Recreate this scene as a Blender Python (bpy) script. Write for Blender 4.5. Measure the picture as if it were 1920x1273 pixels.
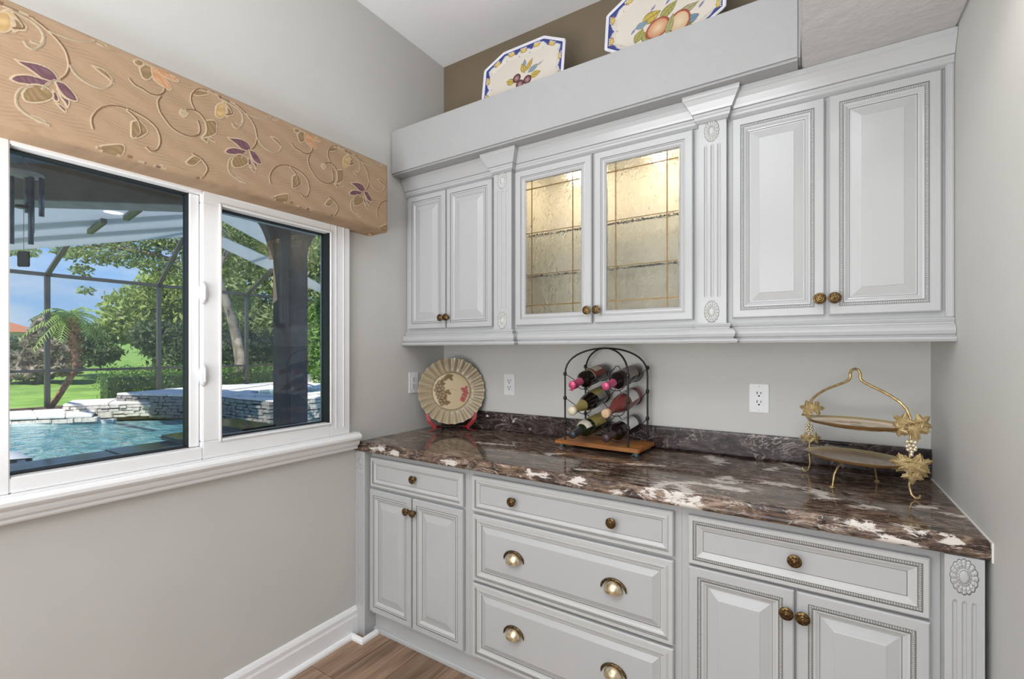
import bpy, bmesh, math, random
import numpy as np
from math import sin, cos, pi, radians, sqrt
from mathutils import Vector, Matrix
random.seed(7); RNG = np.random.default_rng(7)
for o in list(bpy.data.objects): bpy.data.objects.remove(o)
S = bpy.context.scene; COL = S.collection

# ------------------------------------------------------------ camera, world, light, exposure
cam = bpy.data.objects.new('camera', bpy.data.cameras.new('camera')); COL.objects.link(cam); S.camera = cam
cam.location = (1.8373, -2.1216, 1.3521); cam.rotation_euler = (pi/2, 0, 0.5688)
cam.data.sensor_width = 36; cam.data.lens = 874.5*36/1920; cam.data.shift_y = 0.01063; cam.data.clip_start = .02; cam.data.clip_end = 500
S.view_settings.view_transform = 'Standard'; S.view_settings.look = 'None'; S.view_settings.gamma = 1
S.view_settings.use_curve_mapping = False; S.view_settings.exposure = 0.0

W = bpy.data.worlds.new('sky'); S.world = W; W.use_nodes = True
nt = W.node_tree; nt.nodes.clear()
def N(nt, t, **k):
    n = nt.nodes.new(t)
    for a, b in k.items():
        if a in n.inputs.keys() if hasattr(n.inputs, 'keys') else False: n.inputs[a].default_value = b
        else: setattr(n, a, b)
    return n
def ramp(nt, stops, fac=None, interp='LINEAR'):
    r = nt.nodes.new('ShaderNodeValToRGB'); r.color_ramp.interpolation = interp
    e = r.color_ramp.elements
    while len(e) < len(stops): e.new(.5)
    for el, (p, c) in zip(e, stops):
        el.position = p; el.color = (*c, 1) if not isinstance(c, (int, float)) else (c, c, c, 1)
    if fac is not None: nt.links.new(fac, r.inputs[0])
    return r
tc = N(nt, 'ShaderNodeTexCoord'); sep = N(nt, 'ShaderNodeSeparateXYZ'); nt.links.new(tc.outputs['Generated'], sep.inputs[0])
sky = ramp(nt, [(0, (.45, .66, .95)), (.12, (.33, .58, .98)), (.35, (.20, .43, .92)), (1, (.12, .30, .78))], sep.outputs[2])
mp = N(nt, 'ShaderNodeMapping'); mp.inputs['Scale'].default_value = (1, 1, 3.2); nt.links.new(tc.outputs['Generated'], mp.inputs[0])
nz = N(nt, 'ShaderNodeTexNoise'); nz.inputs['Scale'].default_value = 2.6; nz.inputs['Detail'].default_value = 7; nz.inputs['Roughness'].default_value = .55
nt.links.new(mp.outputs[0], nz.inputs[0])
cl = ramp(nt, [(.50, 0), (.66, 1)], nz.outputs[0])
hz = ramp(nt, [(0, 1), (.18, .55), (.5, .25)], sep.outputs[2])
mu = N(nt, 'ShaderNodeMath', operation='MULTIPLY'); nt.links.new(cl.outputs[0], mu.inputs[0]); nt.links.new(hz.outputs[0], mu.inputs[1])
mix = N(nt, 'ShaderNodeMixRGB'); nt.links.new(mu.outputs[0], mix.inputs[0]); nt.links.new(sky.outputs[0], mix.inputs[1]); mix.inputs[2].default_value = (.90, .92, .97, 1)
bg = N(nt, 'ShaderNodeBackground'); bg.inputs[1].default_value = 1.0; nt.links.new(mix.outputs[0], bg.inputs[0])
wo = N(nt, 'ShaderNodeOutputWorld'); nt.links.new(bg.outputs[0], wo.inputs[0])

def light(name, kind, loc, rot=(0, 0, 0), power=10, size=1, sy=None, col=(1, 1, 1), target=None, spot=None):
    l = bpy.data.lights.new(name, kind); l.energy = power; l.color = col
    if kind == 'AREA':
        l.size = size
        if sy: l.shape = 'RECTANGLE'; l.size_y = sy
    elif kind == 'SUN': l.angle = size
    else: l.shadow_soft_size = size
    if spot: l.spot_size = spot[0]; l.spot_blend = spot[1]
    o = bpy.data.objects.new(name, l); COL.objects.link(o); o.location = loc
    o.rotation_euler = (Vector(target)-Vector(loc)).to_track_quat('-Z', 'Y').to_euler() if target else rot
    return o
light('sun', 'SUN', (-6, -3, 9), power=7.0, size=radians(.6), col=(1, .95, .86), target=(-6-.9, -3+2.6, 9-4.0))
light('fill_area_down', 'AREA', (1.3, -2.7, 2.98), power=46, size=2.2, sy=2.2, col=(.94, .975, 1), target=(1.2, -2.4, 0))  # added fill from above, lifts the floor and lower walls; no real fixture
light('fill_point', 'POINT', (1.45, -3.3, 1.5), power=42, size=.8, col=(.94, .975, 1))  # added omni fill behind the camera, not a lamp of the room
light('fill_area_up', 'AREA', (1.0, -3.0, 0.9), power=72, size=1.4, sy=1.4, col=(.95, .98, 1), target=(1.1, -3.0, 3.4))  # added unseen bounce fill that brightens the ceiling and upper walls
light('fill_area_front', 'AREA', (.9, -4.2, 1.2), power=20, size=1.8, sy=1.6, col=(.93, .97, 1), target=(1.0, 0, .8))  # added low frontal fill behind the camera, aimed at the cabinets
light('recessed_spot', 'SPOT', (1.98, -.95, 2.235), power=2.6, size=.05, col=(1, .97, .92), target=(1.98, -.9, 0), spot=(radians(140), .6))

# ------------------------------------------------------------ materials
M = {}
def mat(name, col=(.5, .5, .5), rough=.5, metal=0, **k):
    m = bpy.data.materials.new(name); m.use_nodes = True; M[name] = m
    b = m.node_tree.nodes['Principled BSDF']
    b.inputs['Base Color'].default_value = (*col, 1); b.inputs['Roughness'].default_value = rough; b.inputs['Metallic'].default_value = metal
    for a, v in k.items():
        b.inputs[a].default_value = v
    return m, m.node_tree, b
def objco(nt, scale=(1, 1, 1), rot=(0, 0, 0)):
    t = nt.nodes.new('ShaderNodeTexCoord'); g = nt.nodes.new('ShaderNodeMapping')
    g.inputs['Scale'].default_value = scale; g.inputs['Rotation'].default_value = rot
    nt.links.new(t.outputs['Object'], g.inputs[0]); return g.outputs[0]
def noise(nt, co, scale=5, detail=4, rough=.5, dist=0):
    n = nt.nodes.new('ShaderNodeTexNoise'); n.inputs['Scale'].default_value = scale; n.inputs['Detail'].default_value = detail
    n.inputs['Roughness'].default_value = rough; n.inputs['Distortion'].default_value = dist
    if co is not None: nt.links.new(co, n.inputs['Vector'])
    return n.outputs[0]
def bump(nt, b, h, strength=.2, dist=.002):
    n = nt.nodes.new('ShaderNodeBump'); n.inputs['Strength'].default_value = strength; n.inputs['Distance'].default_value = dist
    nt.links.new(h, n.inputs['Height']); nt.links.new(n.outputs[0], b.inputs['Normal'])
def mixc(nt, f, a, c):
    n = nt.nodes.new('ShaderNodeMixRGB')
    for i, v in ((0, f), (1, a), (2, c)):
        if isinstance(v, (int, float)): n.inputs[i].default_value = v
        elif isinstance(v, tuple): n.inputs[i].default_value = (*v, 1)
        else: nt.links.new(v, n.inputs[i])
    return n.outputs[0]
def vari(name, c1, c2, rough=.6, scale=8, bmp=.15, bdist=.002, bscale=None, metal=0, detail=5, co=(1, 1, 1), stops=(.35, .65)):
    m, nt, b = mat(name, c1, rough, metal)
    v = objco(nt, co); f = noise(nt, v, scale, detail)
    r = ramp(nt, [(stops[0], c1), (stops[1], c2)], f); nt.links.new(r.outputs[0], b.inputs['Base Color'])
    if bmp: bump(nt, b, noise(nt, v, bscale or scale*3, 4), bmp, bdist)
    return m
vari('wall_paint', (.60, .592, .565), (.62, .612, .585), .55, 3, .12, .0015, 90)
vari('wall_brown', (.168, .13, .083), (.18, .14, .09), .6, 3, .1, .0015, 90)
vari('ceiling_paint', (.88, .88, .90), (.90, .90, .92), .7, 3, .1, .002, 60)
vari('drywall', (.36, .36, .363), (.37, .37, .373), .6, 3, .5, .004, 28)
vari('drywall_rough', (.55, .53, .52), (.59, .57, .555), .65, 3, .8, .006, 22)
mat('paint', (.46, .463, .47), .22); mat('paint_base', (.48, .484, .490), .26)
mat('paint_moulding', (.53, .53, .524), .28)
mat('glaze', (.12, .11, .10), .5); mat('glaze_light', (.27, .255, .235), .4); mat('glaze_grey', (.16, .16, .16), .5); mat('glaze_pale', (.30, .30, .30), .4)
mat('trim_white', (.86, .86, .865), .3); mat('plastic_white', (.80, .80, .82), .3); mat('slot_black', (.01, .01, .01), .5)
mat('gasket', (.012, .012, .013), .5); mat('caulk', (.75, .72, .68), .6)
vari('antique_brass', (.20, .125, .05), (.05, .03, .015), .32, 160, .4, .001, 300, metal=.9, stops=(.4, .62))
vari('polished_brass', (.70, .60, .42), (.34, .24, .12), .24, 60, .1, .001, 200, metal=.75, stops=(.48, .72))
vari('gold_metal', (.66, .49, .24), (.40, .27, .11), .3, 70, .5, .002, 260, metal=.75)
vari('wrought_iron', (.02, .02, .02), (.035, .033, .03), .45, 60, .3, .001, 200, metal=.4)
vari('came_lead', (.16, .10, .04), (.24, .16, .07), .35, 80, 0, metal=.7)
vari('verdigris', (.08, .16, .17), (.16, .2, .2), .5, 80, .2, metal=.3)
# textured cabinet glass
m, nt, b = mat('water_glass', (.98, .97, .94), .14, 0); b.inputs['Transmission Weight'].default_value = 1; b.inputs['IOR'].default_value = 1.35
v = objco(nt, (1, 1, .8)); bump(nt, b, noise(nt, v, 24, 3, .5, 2.2), .8, .009)
m, nt, b = mat('shelf_glass', (.93, .97, .95), .02); b.inputs['Transmission Weight'].default_value = 1; b.inputs['IOR'].default_value = 1.2
mat('cabinet_inside', (.62, .59, .51), .6)
m, nt, b = mat('puck', (1, .8, .5), .4); b.inputs['Emission Color'].default_value = (1, .78, .45, 1); b.inputs['Emission Strength'].default_value = 40
m, nt, b = mat('can_lamp', (1, 1, 1), .4); b.inputs['Emission Color'].default_value = (1, .95, .88, 1); b.inputs['Emission Strength'].default_value = 14
# window glass
m = bpy.data.materials.new('window_glass'); M['window_glass'] = m; m.use_nodes = True; nt = m.node_tree; nt.nodes.clear()
tr = N(nt, 'ShaderNodeBsdfTransparent'); tr.inputs[0].default_value = (.95, .97, .97, 1); gl = N(nt, 'ShaderNodeBsdfGlossy'); gl.inputs['Roughness'].default_value = .01
fr = N(nt, 'ShaderNodeFresnel'); fr.inputs[0].default_value = 1.45; ms = N(nt, 'ShaderNodeMixShader'); ou = N(nt, 'ShaderNodeOutputMaterial')
nt.links.new(fr.outputs[0], ms.inputs[0]); nt.links.new(tr.outputs[0], ms.inputs[1]); nt.links.new(gl.outputs[0], ms.inputs[2]); nt.links.new(ms.outputs[0], ou.inputs[0])
def veil(name, col, alpha):
    m = bpy.data.materials.new(name); M[name] = m; m.use_nodes = True; nt = m.node_tree; nt.nodes.clear()
    tr = N(nt, 'ShaderNodeBsdfTransparent'); d = N(nt, 'ShaderNodeBsdfDiffuse'); d.inputs[0].default_value = (*col, 1)
    t2 = N(nt, 'ShaderNodeBsdfTranslucent'); t2.inputs[0].default_value = (*col, 1)
    m0 = N(nt, 'ShaderNodeMixShader'); m0.inputs[0].default_value = .5; nt.links.new(d.outputs[0], m0.inputs[1]); nt.links.new(t2.outputs[0], m0.inputs[2])
    ms = N(nt, 'ShaderNodeMixShader'); ms.inputs[0].default_value = alpha; ou = N(nt, 'ShaderNodeOutputMaterial')
    nt.links.new(tr.outputs[0], ms.inputs[1]); nt.links.new(m0.outputs[0], ms.inputs[2]); nt.links.new(ms.outputs[0], ou.inputs[0])
veil('insect_screen', (.25, .27, .28), .13); veil('roof_sheet', (.55, .58, .62), .82)
# marble
m, nt, b = mat('marble', (.1, .07, .06), .07); b.inputs['Specular IOR Level'].default_value = .34
v = objco(nt, (.55, 1.6, 1.3)); n1 = noise(nt, v, 16, 12, .74, 1.6)
base = ramp(nt, [(.34, (.016, .010, .008)), (.45, (.050, .031, .024)), (.54, (.155, .100, .070)), (.65, (.34, .245, .18))], n1)
n2 = noise(nt, objco(nt, (.5, 1.7, 1.2)), 11, 8, .6, 2.2)
vein = ramp(nt, [(.480, 0), (.498, 1), (.516, 0)], n2)
n3 = noise(nt, objco(nt, (1, 1, 1)), 5, 3); vm = ramp(nt, [(.40, .1), (.60, .9)], n3)
mm = N(nt, 'ShaderNodeMath', operation='MULTIPLY'); nt.links.new(vein.outputs[0], mm.inputs[0]); nt.links.new(vm.outputs[0], mm.inputs[1])
c1 = mixc(nt, mm.outputs[0], base.outputs[0], (.60, .52, .46))
at = N(nt, 'ShaderNodeAttribute'); at.attribute_name = 'patch'
n4 = noise(nt, objco(nt, (.8, 2.2, 1.6)), 19, 9, .68, 1.3)
sc_ = N(nt, 'ShaderNodeMath', operation='MULTIPLY_ADD'); nt.links.new(n4, sc_.inputs[0]); sc_.inputs[1].default_value = 3.0; nt.links.new(at.outputs['Fac'], sc_.inputs[2])
pr = ramp(nt, [(.0, 0), (1, 1)], None)
sb = N(nt, 'ShaderNodeMath', operation='SUBTRACT'); nt.links.new(sc_.outputs[0], sb.inputs[0]); sb.inputs[1].default_value = 2.12
s2 = N(nt, 'ShaderNodeMath', operation='MULTIPLY'); s2.use_clamp = True; nt.links.new(sb.outputs[0], s2.inputs[0]); s2.inputs[1].default_value = 7
c2 = mixc(nt, s2.outputs[0], c1, (.66, .60, .55)); nt.links.new(c2, b.inputs['Base Color'])
# darker marble for the backsplash
md = M['marble'].copy(); md.name = 'marble_dark'; M['marble_dark'] = md
for n in md.node_tree.nodes:
    if n.type == 'VALTORGB' and len(n.color_ramp.elements) == 4:
        for e, c in zip(n.color_ramp.elements, ((.012, .008, .009), (.03, .02, .021), (.06, .042, .040), (.15, .11, .10))): e.color = (*c, 1)
# floor wood
def wood(name, a, c, rough, sx, axis, k=1.0):
    m, nt, b = mat(name, a, rough)
    sc = [22, 22, 22]; sc[axis] = 1.6
    oi = nt.nodes.new('ShaderNodeObjectInfo'); t = nt.nodes.new('ShaderNodeTexCoord'); ad = N(nt, 'ShaderNodeVectorMath', operation='ADD')
    mu = N(nt, 'ShaderNodeVectorMath', operation='SCALE'); mu.inputs['Scale'].default_value = 7.3
    cb = N(nt, 'ShaderNodeCombineXYZ')
    for i in range(3): nt.links.new(oi.outputs['Random'], cb.inputs[i])
    nt.links.new(cb.outputs[0], mu.inputs[0]); nt.links.new(t.outputs['Object'], ad.inputs[0]); nt.links.new(mu.outputs[0], ad.inputs[1])
    g = nt.nodes.new('ShaderNodeMapping'); g.inputs['Scale'].default_value = [s*k for s in sc]; nt.links.new(ad.outputs[0], g.inputs[0])
    f = noise(nt, g.outputs[0], sx, 6, .6, .8)
    r = ramp(nt, [(.32, a), (.5, tuple((x+y)/2 for x, y in zip(a, c))), (.68, c)], f)
    va = N(nt, 'ShaderNodeMath', operation='MULTIPLY_ADD'); nt.links.new(oi.outputs['Random'], va.inputs[0]); va.inputs[1].default_value = .35; va.inputs[2].default_value = .82
    hs = N(nt, 'ShaderNodeHueSaturation'); nt.links.new(va.outputs[0], hs.inputs['Value']); nt.links.new(r.outputs[0], hs.inputs['Color'])
    nt.links.new(hs.outputs[0], b.inputs['Base Color']); bump(nt, b, f, .12, .001)
wood('floor_wood', (.15, .088, .052), (.42, .275, .18), .38, 1.0, 1)
wood('rack_wood', (.20, .055, .012), (.56, .24, .06), .3, 1.6, 0)
mat('mahogany_red', (.30, .012, .018), .3)
# painted colour attribute materials
def attr_mat(name, rough, attr='Col', bm=None):
    m, nt, b = mat(name, (.5, .5, .5), rough); a = N(nt, 'ShaderNodeAttribute'); a.attribute_name = attr
    nt.links.new(a.outputs['Color'], b.inputs['Base Color'])
    if bm: bump(nt, b, noise(nt, objco(nt, bm[0]), bm[1], 4), bm[2], bm[3])
    return m, nt, b, a
attr_mat('painted_ceramic', .12); attr_mat('brocade', .75, bm=((1, 3.2, 14), 7, .55, .006))
vari('sheet_wine', (.01, .006, .006), (.02, .01, .01), .08, 20, 0)
mat('bottle_dark', (.010, .007, .006), .06); mat('bottle_green', (.012, .022, .008), .06); mat('bottle_rose', (.20, .05, .045), .1)
mat('foil_pink', (.62, .10, .22), .28, .3); mat('foil_gold', (.52, .43, .16), .3, .5); mat('foil_black', (.03, .035, .04), .35); mat('foil_plum', (.06, .03, .035), .35)
mat('cork', (.62, .42, .25), .7); mat('label_cream', (.66, .60, .50), .6); mat('label_red', (.25, .05, .03), .5); mat('label_olive', (.42, .34, .10), .55)
mat('label_grey', (.30, .27, .24), .55); mat('label_white', (.70, .69, .68), .55); mat('cream_top', (.70, .62, .45), .5)
# outside
vari('lanai_beam', (.14, .11, .09), (.19, .15, .128), .8, 5, .4, .01, 30)
vari('lanai_beam_lit', (.34, .31, .27), (.42, .38, .34), .8, 8, .5, .01, 30)  # lighter copy of the beam stucco: light on the underside painted in
mat('lanai_ceiling', (.16, .24, .33), .6); mat('bronze_alu', (.10, .095, .085), .4, .4)
vari('travertine', (.62, .58, .54), (.74, .70, .66), .6, 6, .3, .004, 30); vari('coping_edge', (.22, .13, .10), (.32, .22, .18), .7, 14, .5, .006, 40)
vari('ledge_stone', (.50, .46, .40), (.78, .74, .67), .8, 5, .6, .01, 20); vari('ledge_stone_shaded', (.19, .18, .17), (.30, .29, .27), .8, 5, .6, .01, 20)  # second stone is a darkened copy with shade painted into its colour
m, nt, b = mat('pool_water', (.06, .2, .22), .03); b.inputs['IOR'].default_value = 1.33
v = objco(nt, (1, 1.6, 1)); f = noise(nt, v, 1.8, 4, .5, 1.0); r = ramp(nt, [(.35, (.03, .15, .18)), (.65, (.15, .30, .30))], f)
nt.links.new(r.outputs[0], b.inputs['Base Color']); bump(nt, b, noise(nt, v, 3.2, 3, .5, .8), 1.0, .09)
vari('pool_tile', (.60, .62, .60), (.72, .73, .70), .3, 20, 0)
vari('lawn', (.12, .24, .03), (.26, .40, .08), .9, 1.2, .6, .05, 14, stops=(.3, .7))
vari('mulch', (.10, .055, .035), (.2, .12, .08), .95, 9, .8, .03, 40)
def leafmat(name, a, c, s=2.0):
    m, nt, b = mat(name, a, .55); v = objco(nt); r = ramp(nt, [(.3, a), (.7, c)], noise(nt, v, s, 5, .7)); nt.links.new(r.outputs[0], b.inputs['Base Color'])
    tl = N(nt, 'ShaderNodeBsdfTranslucent'); nt.links.new(r.outputs[0], tl.inputs[0]); ms = N(nt, 'ShaderNodeMixShader'); ms.inputs[0].default_value = .35
    out = [n for n in nt.nodes if n.type == 'OUTPUT_MATERIAL'][0]; nt.links.new(b.outputs[0], ms.inputs[1]); nt.links.new(tl.outputs[0], ms.inputs[2]); nt.links.new(ms.outputs[0], out.inputs[0])
leafmat('leaf_oak', (.10, .17, .05), (.40, .46, .20)); leafmat('leaf_bright', (.18, .30, .06), (.52, .56, .18)); leafmat('leaf_dark', (.05, .09, .04), (.14, .20, .08))
leafmat('leaf_hedge', (.08, .18, .03), (.24, .40, .09), 3); leafmat('leaf_far', (.035, .075, .025), (.10, .16, .06), .4); leafmat('leaf_palm', (.20, .36, .05), (.50, .64, .20), 5)
leafmat('leaf_dry', (.13, .09, .06), (.60, .52, .42), 2.5)
vari('bark', (.16, .13, .10), (.40, .34, .28), .9, 3, .6, .02, 14); vari('bark_palm', (.20, .10, .05), (.42, .26, .15), .9, 14, .6, .02, 40)
mat('roof_tile_red', (.42, .16, .08), .7); mat('stucco_far', (.6, .56, .5), .8); mat('pot_white', (.75, .75, .75), .5)
m, nt, b = mat('granite_black', (.012, .014, .018), .12)
vari('chime_metal', (.10, .12, .15), (.20, .23, .28), .35, 14, 0, metal=.6); mat('chime_disc', (.42, .37, .30), .6); mat('black_rubber', (.012, .012, .013), .4)
mat('lounger_white', (.8, .8, .82), .4)

# ------------------------------------------------------------ mesh helpers
def origin(o):
    v = Vector((0, 0, 0))
    while o is not None: v += o.location; o = o.parent
    return v
class MB:
    def __init__(s): s.v = []; s.f = []; s.m = []; s.sm = []
    def add(s, vs, fs, m=0, smooth=False):
        k = len(s.v); s.v += [tuple(p) for p in vs]; s.f += [tuple(i+k for i in f) for f in fs]
        s.m += (list(m) if isinstance(m, (list, tuple)) else [m]*len(fs)); s.sm += [smooth]*len(fs); return s
    def box(s, x0, x1, y0, y1, z0, z1, m=0):
        return s.add([(x, y, z) for z in (z0, z1) for y in (y0, y1) for x in (x0, x1)],
                     [(0, 2, 3, 1), (4, 5, 7, 6), (0, 1, 5, 4), (2, 6, 7, 3), (0, 4, 6, 2), (1, 3, 7, 5)], m)
    def grid(s, P, m=0, smooth=True, closeu=False, closev=False):
        nu, nv = len(P), len(P[0]); fs = []
        for i in range(nu-(0 if closeu else 1)):
            for j in range(nv-(0 if closev else 1)):
                i2, j2 = (i+1) % nu, (j+1) % nv; fs.append((i*nv+j, i2*nv+j, i2*nv+j2, i*nv+j2))
        return s.add([p for r in P for p in r], fs, m, smooth)
    def lathe(s, prof, n=24, M4=None, m=0, cap=True, smooth=True):
        M4 = M4 or Matrix(); P = [[M4 @ Vector((r*cos(2*pi*i/n), r*sin(2*pi*i/n), z)) for i in range(n)] for r, z in prof]
        s.grid(P, m, smooth, closev=True)
        if cap:
            for row in (P[0], P[-1]): s.add(row, [tuple(range(n))], m)
        return s
    def tube(s, pts, r, n=8, m=0, closed=False, cap=True):
        pts = [Vector(p) for p in pts]; k = len(pts); rr = r if isinstance(r, (list, tuple)) else [r]*k
        up = None; P = []
        for i, p in enumerate(pts):
            a = pts[(i-1) % k] if (i or closed) else p; c = pts[(i+1) % k] if (i < k-1 or closed) else p
            t = (c-a).normalized()
            if up is None: up = t.orthogonal().normalized()
            up = (up - t*up.dot(t)).normalized(); q = t.cross(up)
            P.append([p+(up*cos(2*pi*j/n)+q*sin(2*pi*j/n))*rr[i] for j in range(n)])
        s.grid(P, m, True, closeu=closed, closev=True)
        if cap and not closed:
            for row in (P[0], P[-1]): s.add(row, [tuple(range(n))], m)
        return s
    def sweep(s, path, prof, m=0, caps=True):
        """prof: (outward, z) swept along plan path (outward = right-hand side of travel direction turned -y for +x travel), mitred"""
        P = []; k = len(path); ds = [(Vector(path[i+1])-Vector(path[i])).normalized() for i in range(k-1)]
        for i, p in enumerate(path):
            a = ds[max(i-1, 0)]; c = ds[min(i, k-2)]; na = Vector((a.y, -a.x)); nc = Vector((c.y, -c.x)); nn = (na+nc).normalized(); sc = 1/max(.2, nn.dot(nc))
            P.append([(p[0]+nn.x*d*sc, p[1]+nn.y*d*sc, z) for d, z in prof])
        mm = m if isinstance(m, (list, tuple)) else [m]*(len(prof)-1)
        for i in range(k-1):
            for j in range(len(prof)-1): s.add([P[i][j], P[i+1][j], P[i+1][j+1], P[i][j+1]], [(0, 1, 2, 3)], mm[j])
        if caps:
            for row in (P[0], P[-1]): s.add(row, [tuple(range(len(prof)))], mm[0])
        return s
    def xf(s, M4): s.v = [tuple(M4 @ Vector(p)) for p in s.v]; return s
    def build(s, name, mats, parent=None, weld=False, bevel=0, local=False):
        me = bpy.data.meshes.new(name); mats = mats if isinstance(mats, (list, tuple)) else [mats]
        off = Vector((0, 0, 0)) if local else origin(parent)
        me.from_pydata([(a-off.x, b-off.y, c-off.z) for a, b, c in s.v], [], s.f)
        for x in mats: me.materials.append(M[x])
        me.polygons.foreach_set('material_index', s.m); me.polygons.foreach_set('use_smooth', s.sm)
        bm = bmesh.new(); bm.from_mesh(me)
        if weld: bmesh.ops.remove_doubles(bm, verts=bm.verts, dist=1e-5)
        if bevel: bmesh.ops.bevel(bm, geom=list(bm.edges), offset=bevel, segments=2, affect='EDGES', clamp_overlap=True)
        bmesh.ops.recalc_face_normals(bm, faces=bm.faces); bm.to_mesh(me); bm.free()
        o = bpy.data.objects.new(name, me); COL.objects.link(o); o.parent = parent
        return o
def root(name, label, cat, loc=(0, 0, 0), group=None):
    o = bpy.data.objects.new(name, None); COL.objects.link(o); o.location = loc; o.empty_display_size = .1
    o['label'] = label; o['category'] = cat
    if group: o['group'] = group
    return o
def tag(o, label=None, cat=None, group=None, kind=None):
    if label: o['label'] = label
    if cat: o['category'] = cat
    if group: o['group'] = group
    if kind: o['kind'] = kind
    return o
def struct(o, label, cat='wall'): return tag(o, label, cat, kind='structure')
def box(name, b, mt, parent=None, bevel=0): return MB().box(*b).build(name, mt, parent, bevel=bevel)
def dup(o, parent=None, **k):
    c = o.copy(); COL.objects.link(c); c.parent = parent
    for ch in o.children: dup(ch, c)
    for a, v in k.items():
        if a in ('label', 'group'): c[a] = v
        else: setattr(c, a, v)
    return c
def arr_mesh(name, verts, faces, mt, parent=None, col=None, attr='Col', smooth=True):
    """numpy verts (n,3), quads (m,4)"""
    me = bpy.data.meshes.new(name); n, mq = len(verts), len(faces)
    off = np.array(origin(parent)); me.vertices.add(n); me.vertices.foreach_set('co', (verts-off).astype(np.float32).ravel())
    me.loops.add(mq*4); me.loops.foreach_set('vertex_index', faces.astype(np.int32).ravel()); me.polygons.add(mq)
    me.polygons.foreach_set('loop_start', np.arange(0, mq*4, 4, dtype=np.int32)); me.update(calc_edges=True)
    me.polygons.foreach_set('use_smooth', [smooth]*mq); me.materials.append(M[mt])
    if col is not None:
        if col.ndim == 2:
            a = me.color_attributes.new(attr, 'FLOAT_COLOR', 'POINT'); a.data.foreach_set('color', np.c_[col, np.ones(n)].astype(np.float32).ravel())
        else:
            a = me.attributes.new(attr, 'FLOAT', 'POINT'); a.data.foreach_set('value', col.astype(np.float32))
    me.validate(); o = bpy.data.objects.new(name, me); COL.objects.link(o); o.parent = parent; return o
def gridfaces(nu, nv, closev=False):
    i = np.arange(nu-1)[:, None]; j = np.arange(nv if closev else nv-1)[None, :]; j2 = (j+1) % nv
    return np.stack([i*nv+j, (i+1)*nv+j, (i+1)*nv+j2, i*nv+j2], -1).reshape(-1, 4)
def seg_dist(P, pts):
    pts = np.array(pts, float); d = np.full(len(P), 1e9)
    for a, b in zip(pts[:-1], pts[1:]):
        ab = b-a; t = np.clip(((P-a) @ ab)/max(ab @ ab, 1e-12), 0, 1); d = np.minimum(d, np.hypot(*(P-a-t[:, None]*ab).T))
    return d
def inside(P, poly):
    poly = np.array(poly, float); r = np.zeros(len(P), bool); x, y = P.T; q = np.roll(poly, 1, 0)
    for (x1, y1), (x2, y2) in zip(poly, q):
        if y1 == y2: continue
        r ^= ((y1 > y) != (y2 > y)) & (x < (x2-x1)*(y-y1)/(y2-y1)+x1)
    return r
def smooth_line(pts, k=6):
    pts = [np.array(p, float) for p in pts]; out = []
    for i in range(len(pts)-1):
        p0, p1, p2, p3 = pts[max(i-1, 0)], pts[i], pts[i+1], pts[min(i+2, len(pts)-1)]
        for t in np.linspace(0, 1, k, endpoint=False): out.append(.5*((2*p1)+(-p0+p2)*t+(2*p0-5*p1+4*p2-p3)*t*t+(-p0+3*p1-3*p2+p3)*t**3))
    out.append(pts[-1]); return out

# ------------------------------------------------------------ room shell
CE = 3.0366; RW = 2.186; WY0, WY1, WZ0, WZ1 = -1.86, -.70, .93, 1.945
w = MB().box(-.16, 0, -5.3, WY0, 0, CE).box(-.16, 0, WY1, .12, 0, CE).box(-.16, 0, WY0, WY1, 0, WZ0).box(-.16, 0, WY0, WY1, WZ1, CE)
struct(w.build('wall_left', 'wall_paint'), 'greige painted wall with the window in it')
struct(box('wall_back', (0, 5.5, 0, .12, 0, 2.4), 'wall_paint'), 'greige wall behind the counter')
struct(box('wall_back_upper', (0, 5.5, 0, .12, 2.4, CE), 'wall_brown'), 'brown painted wall above the plate ledge')
struct(box('wall_right', (RW, RW+.12, -1.5, 0, 0, CE), 'wall_paint'), 'greige wall at the right end of the counter')
struct(box('wall_rear', (-.16, 5.5, -5.3, -5.2, 0, CE), 'wall_paint'), 'greige wall behind the camera')
struct(box('wall_far_right', (5.5, 5.6, -5.3, .12, 0, CE), 'wall_paint'), 'greige wall far to the right')
struct(box('ceiling', (-.16, 5.6, -5.3, .12, CE, CE+.1), 'ceiling_paint'), 'white ceiling', 'ceiling')
struct(box('ceiling_soffit', (1.8144, RW, -1.5, 0, 2.2597, CE), 'drywall_rough', bevel=.006), 'low textured grey soffit above the right cabinets', 'ceiling')
ld = root('wall_ledge', 'long white drywall plant ledge above the cabinets', 'ledge', (0, 0, 2.26)); ld['kind'] = 'structure'
box('ledge_box', (0, 1.812, -.419, -.0005, 2.2597, 2.4916), 'drywall', ld, bevel=.008)
fl = struct(box('floor', (-.16, 5.6, -5.3, .12, -.1, -.012), 'floor_wood'), 'brown wood plank floor', 'floor')
plank = None; yy = 0
for i in range(13):
    x0 = .002 + i*.18; y = -3.4 + (i*.47) % 1.25 - 1.25
    while y < 0:
        a, b_ = max(y, -3.4), min(y+1.25, -.02)
        if b_-a > .05:
            p = MB().box(x0+.0008, x0+.1792, a+.0008, b_-.0008, -.012, 0).build('plank', 'floor_wood', fl, bevel=.0007)
        y += 1.25
bb = MB().sweep([(0, -5.2), (0, -.64)], [(0, 0), (.016, 0), (.016, .085), (.013, .095), (.013, .112), (.008, .124), (.003, .132), (0, .132)]).build('baseboard_left', 'trim_white'); struct(bb, 'white baseboard along the window wall', 'baseboard')
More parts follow.
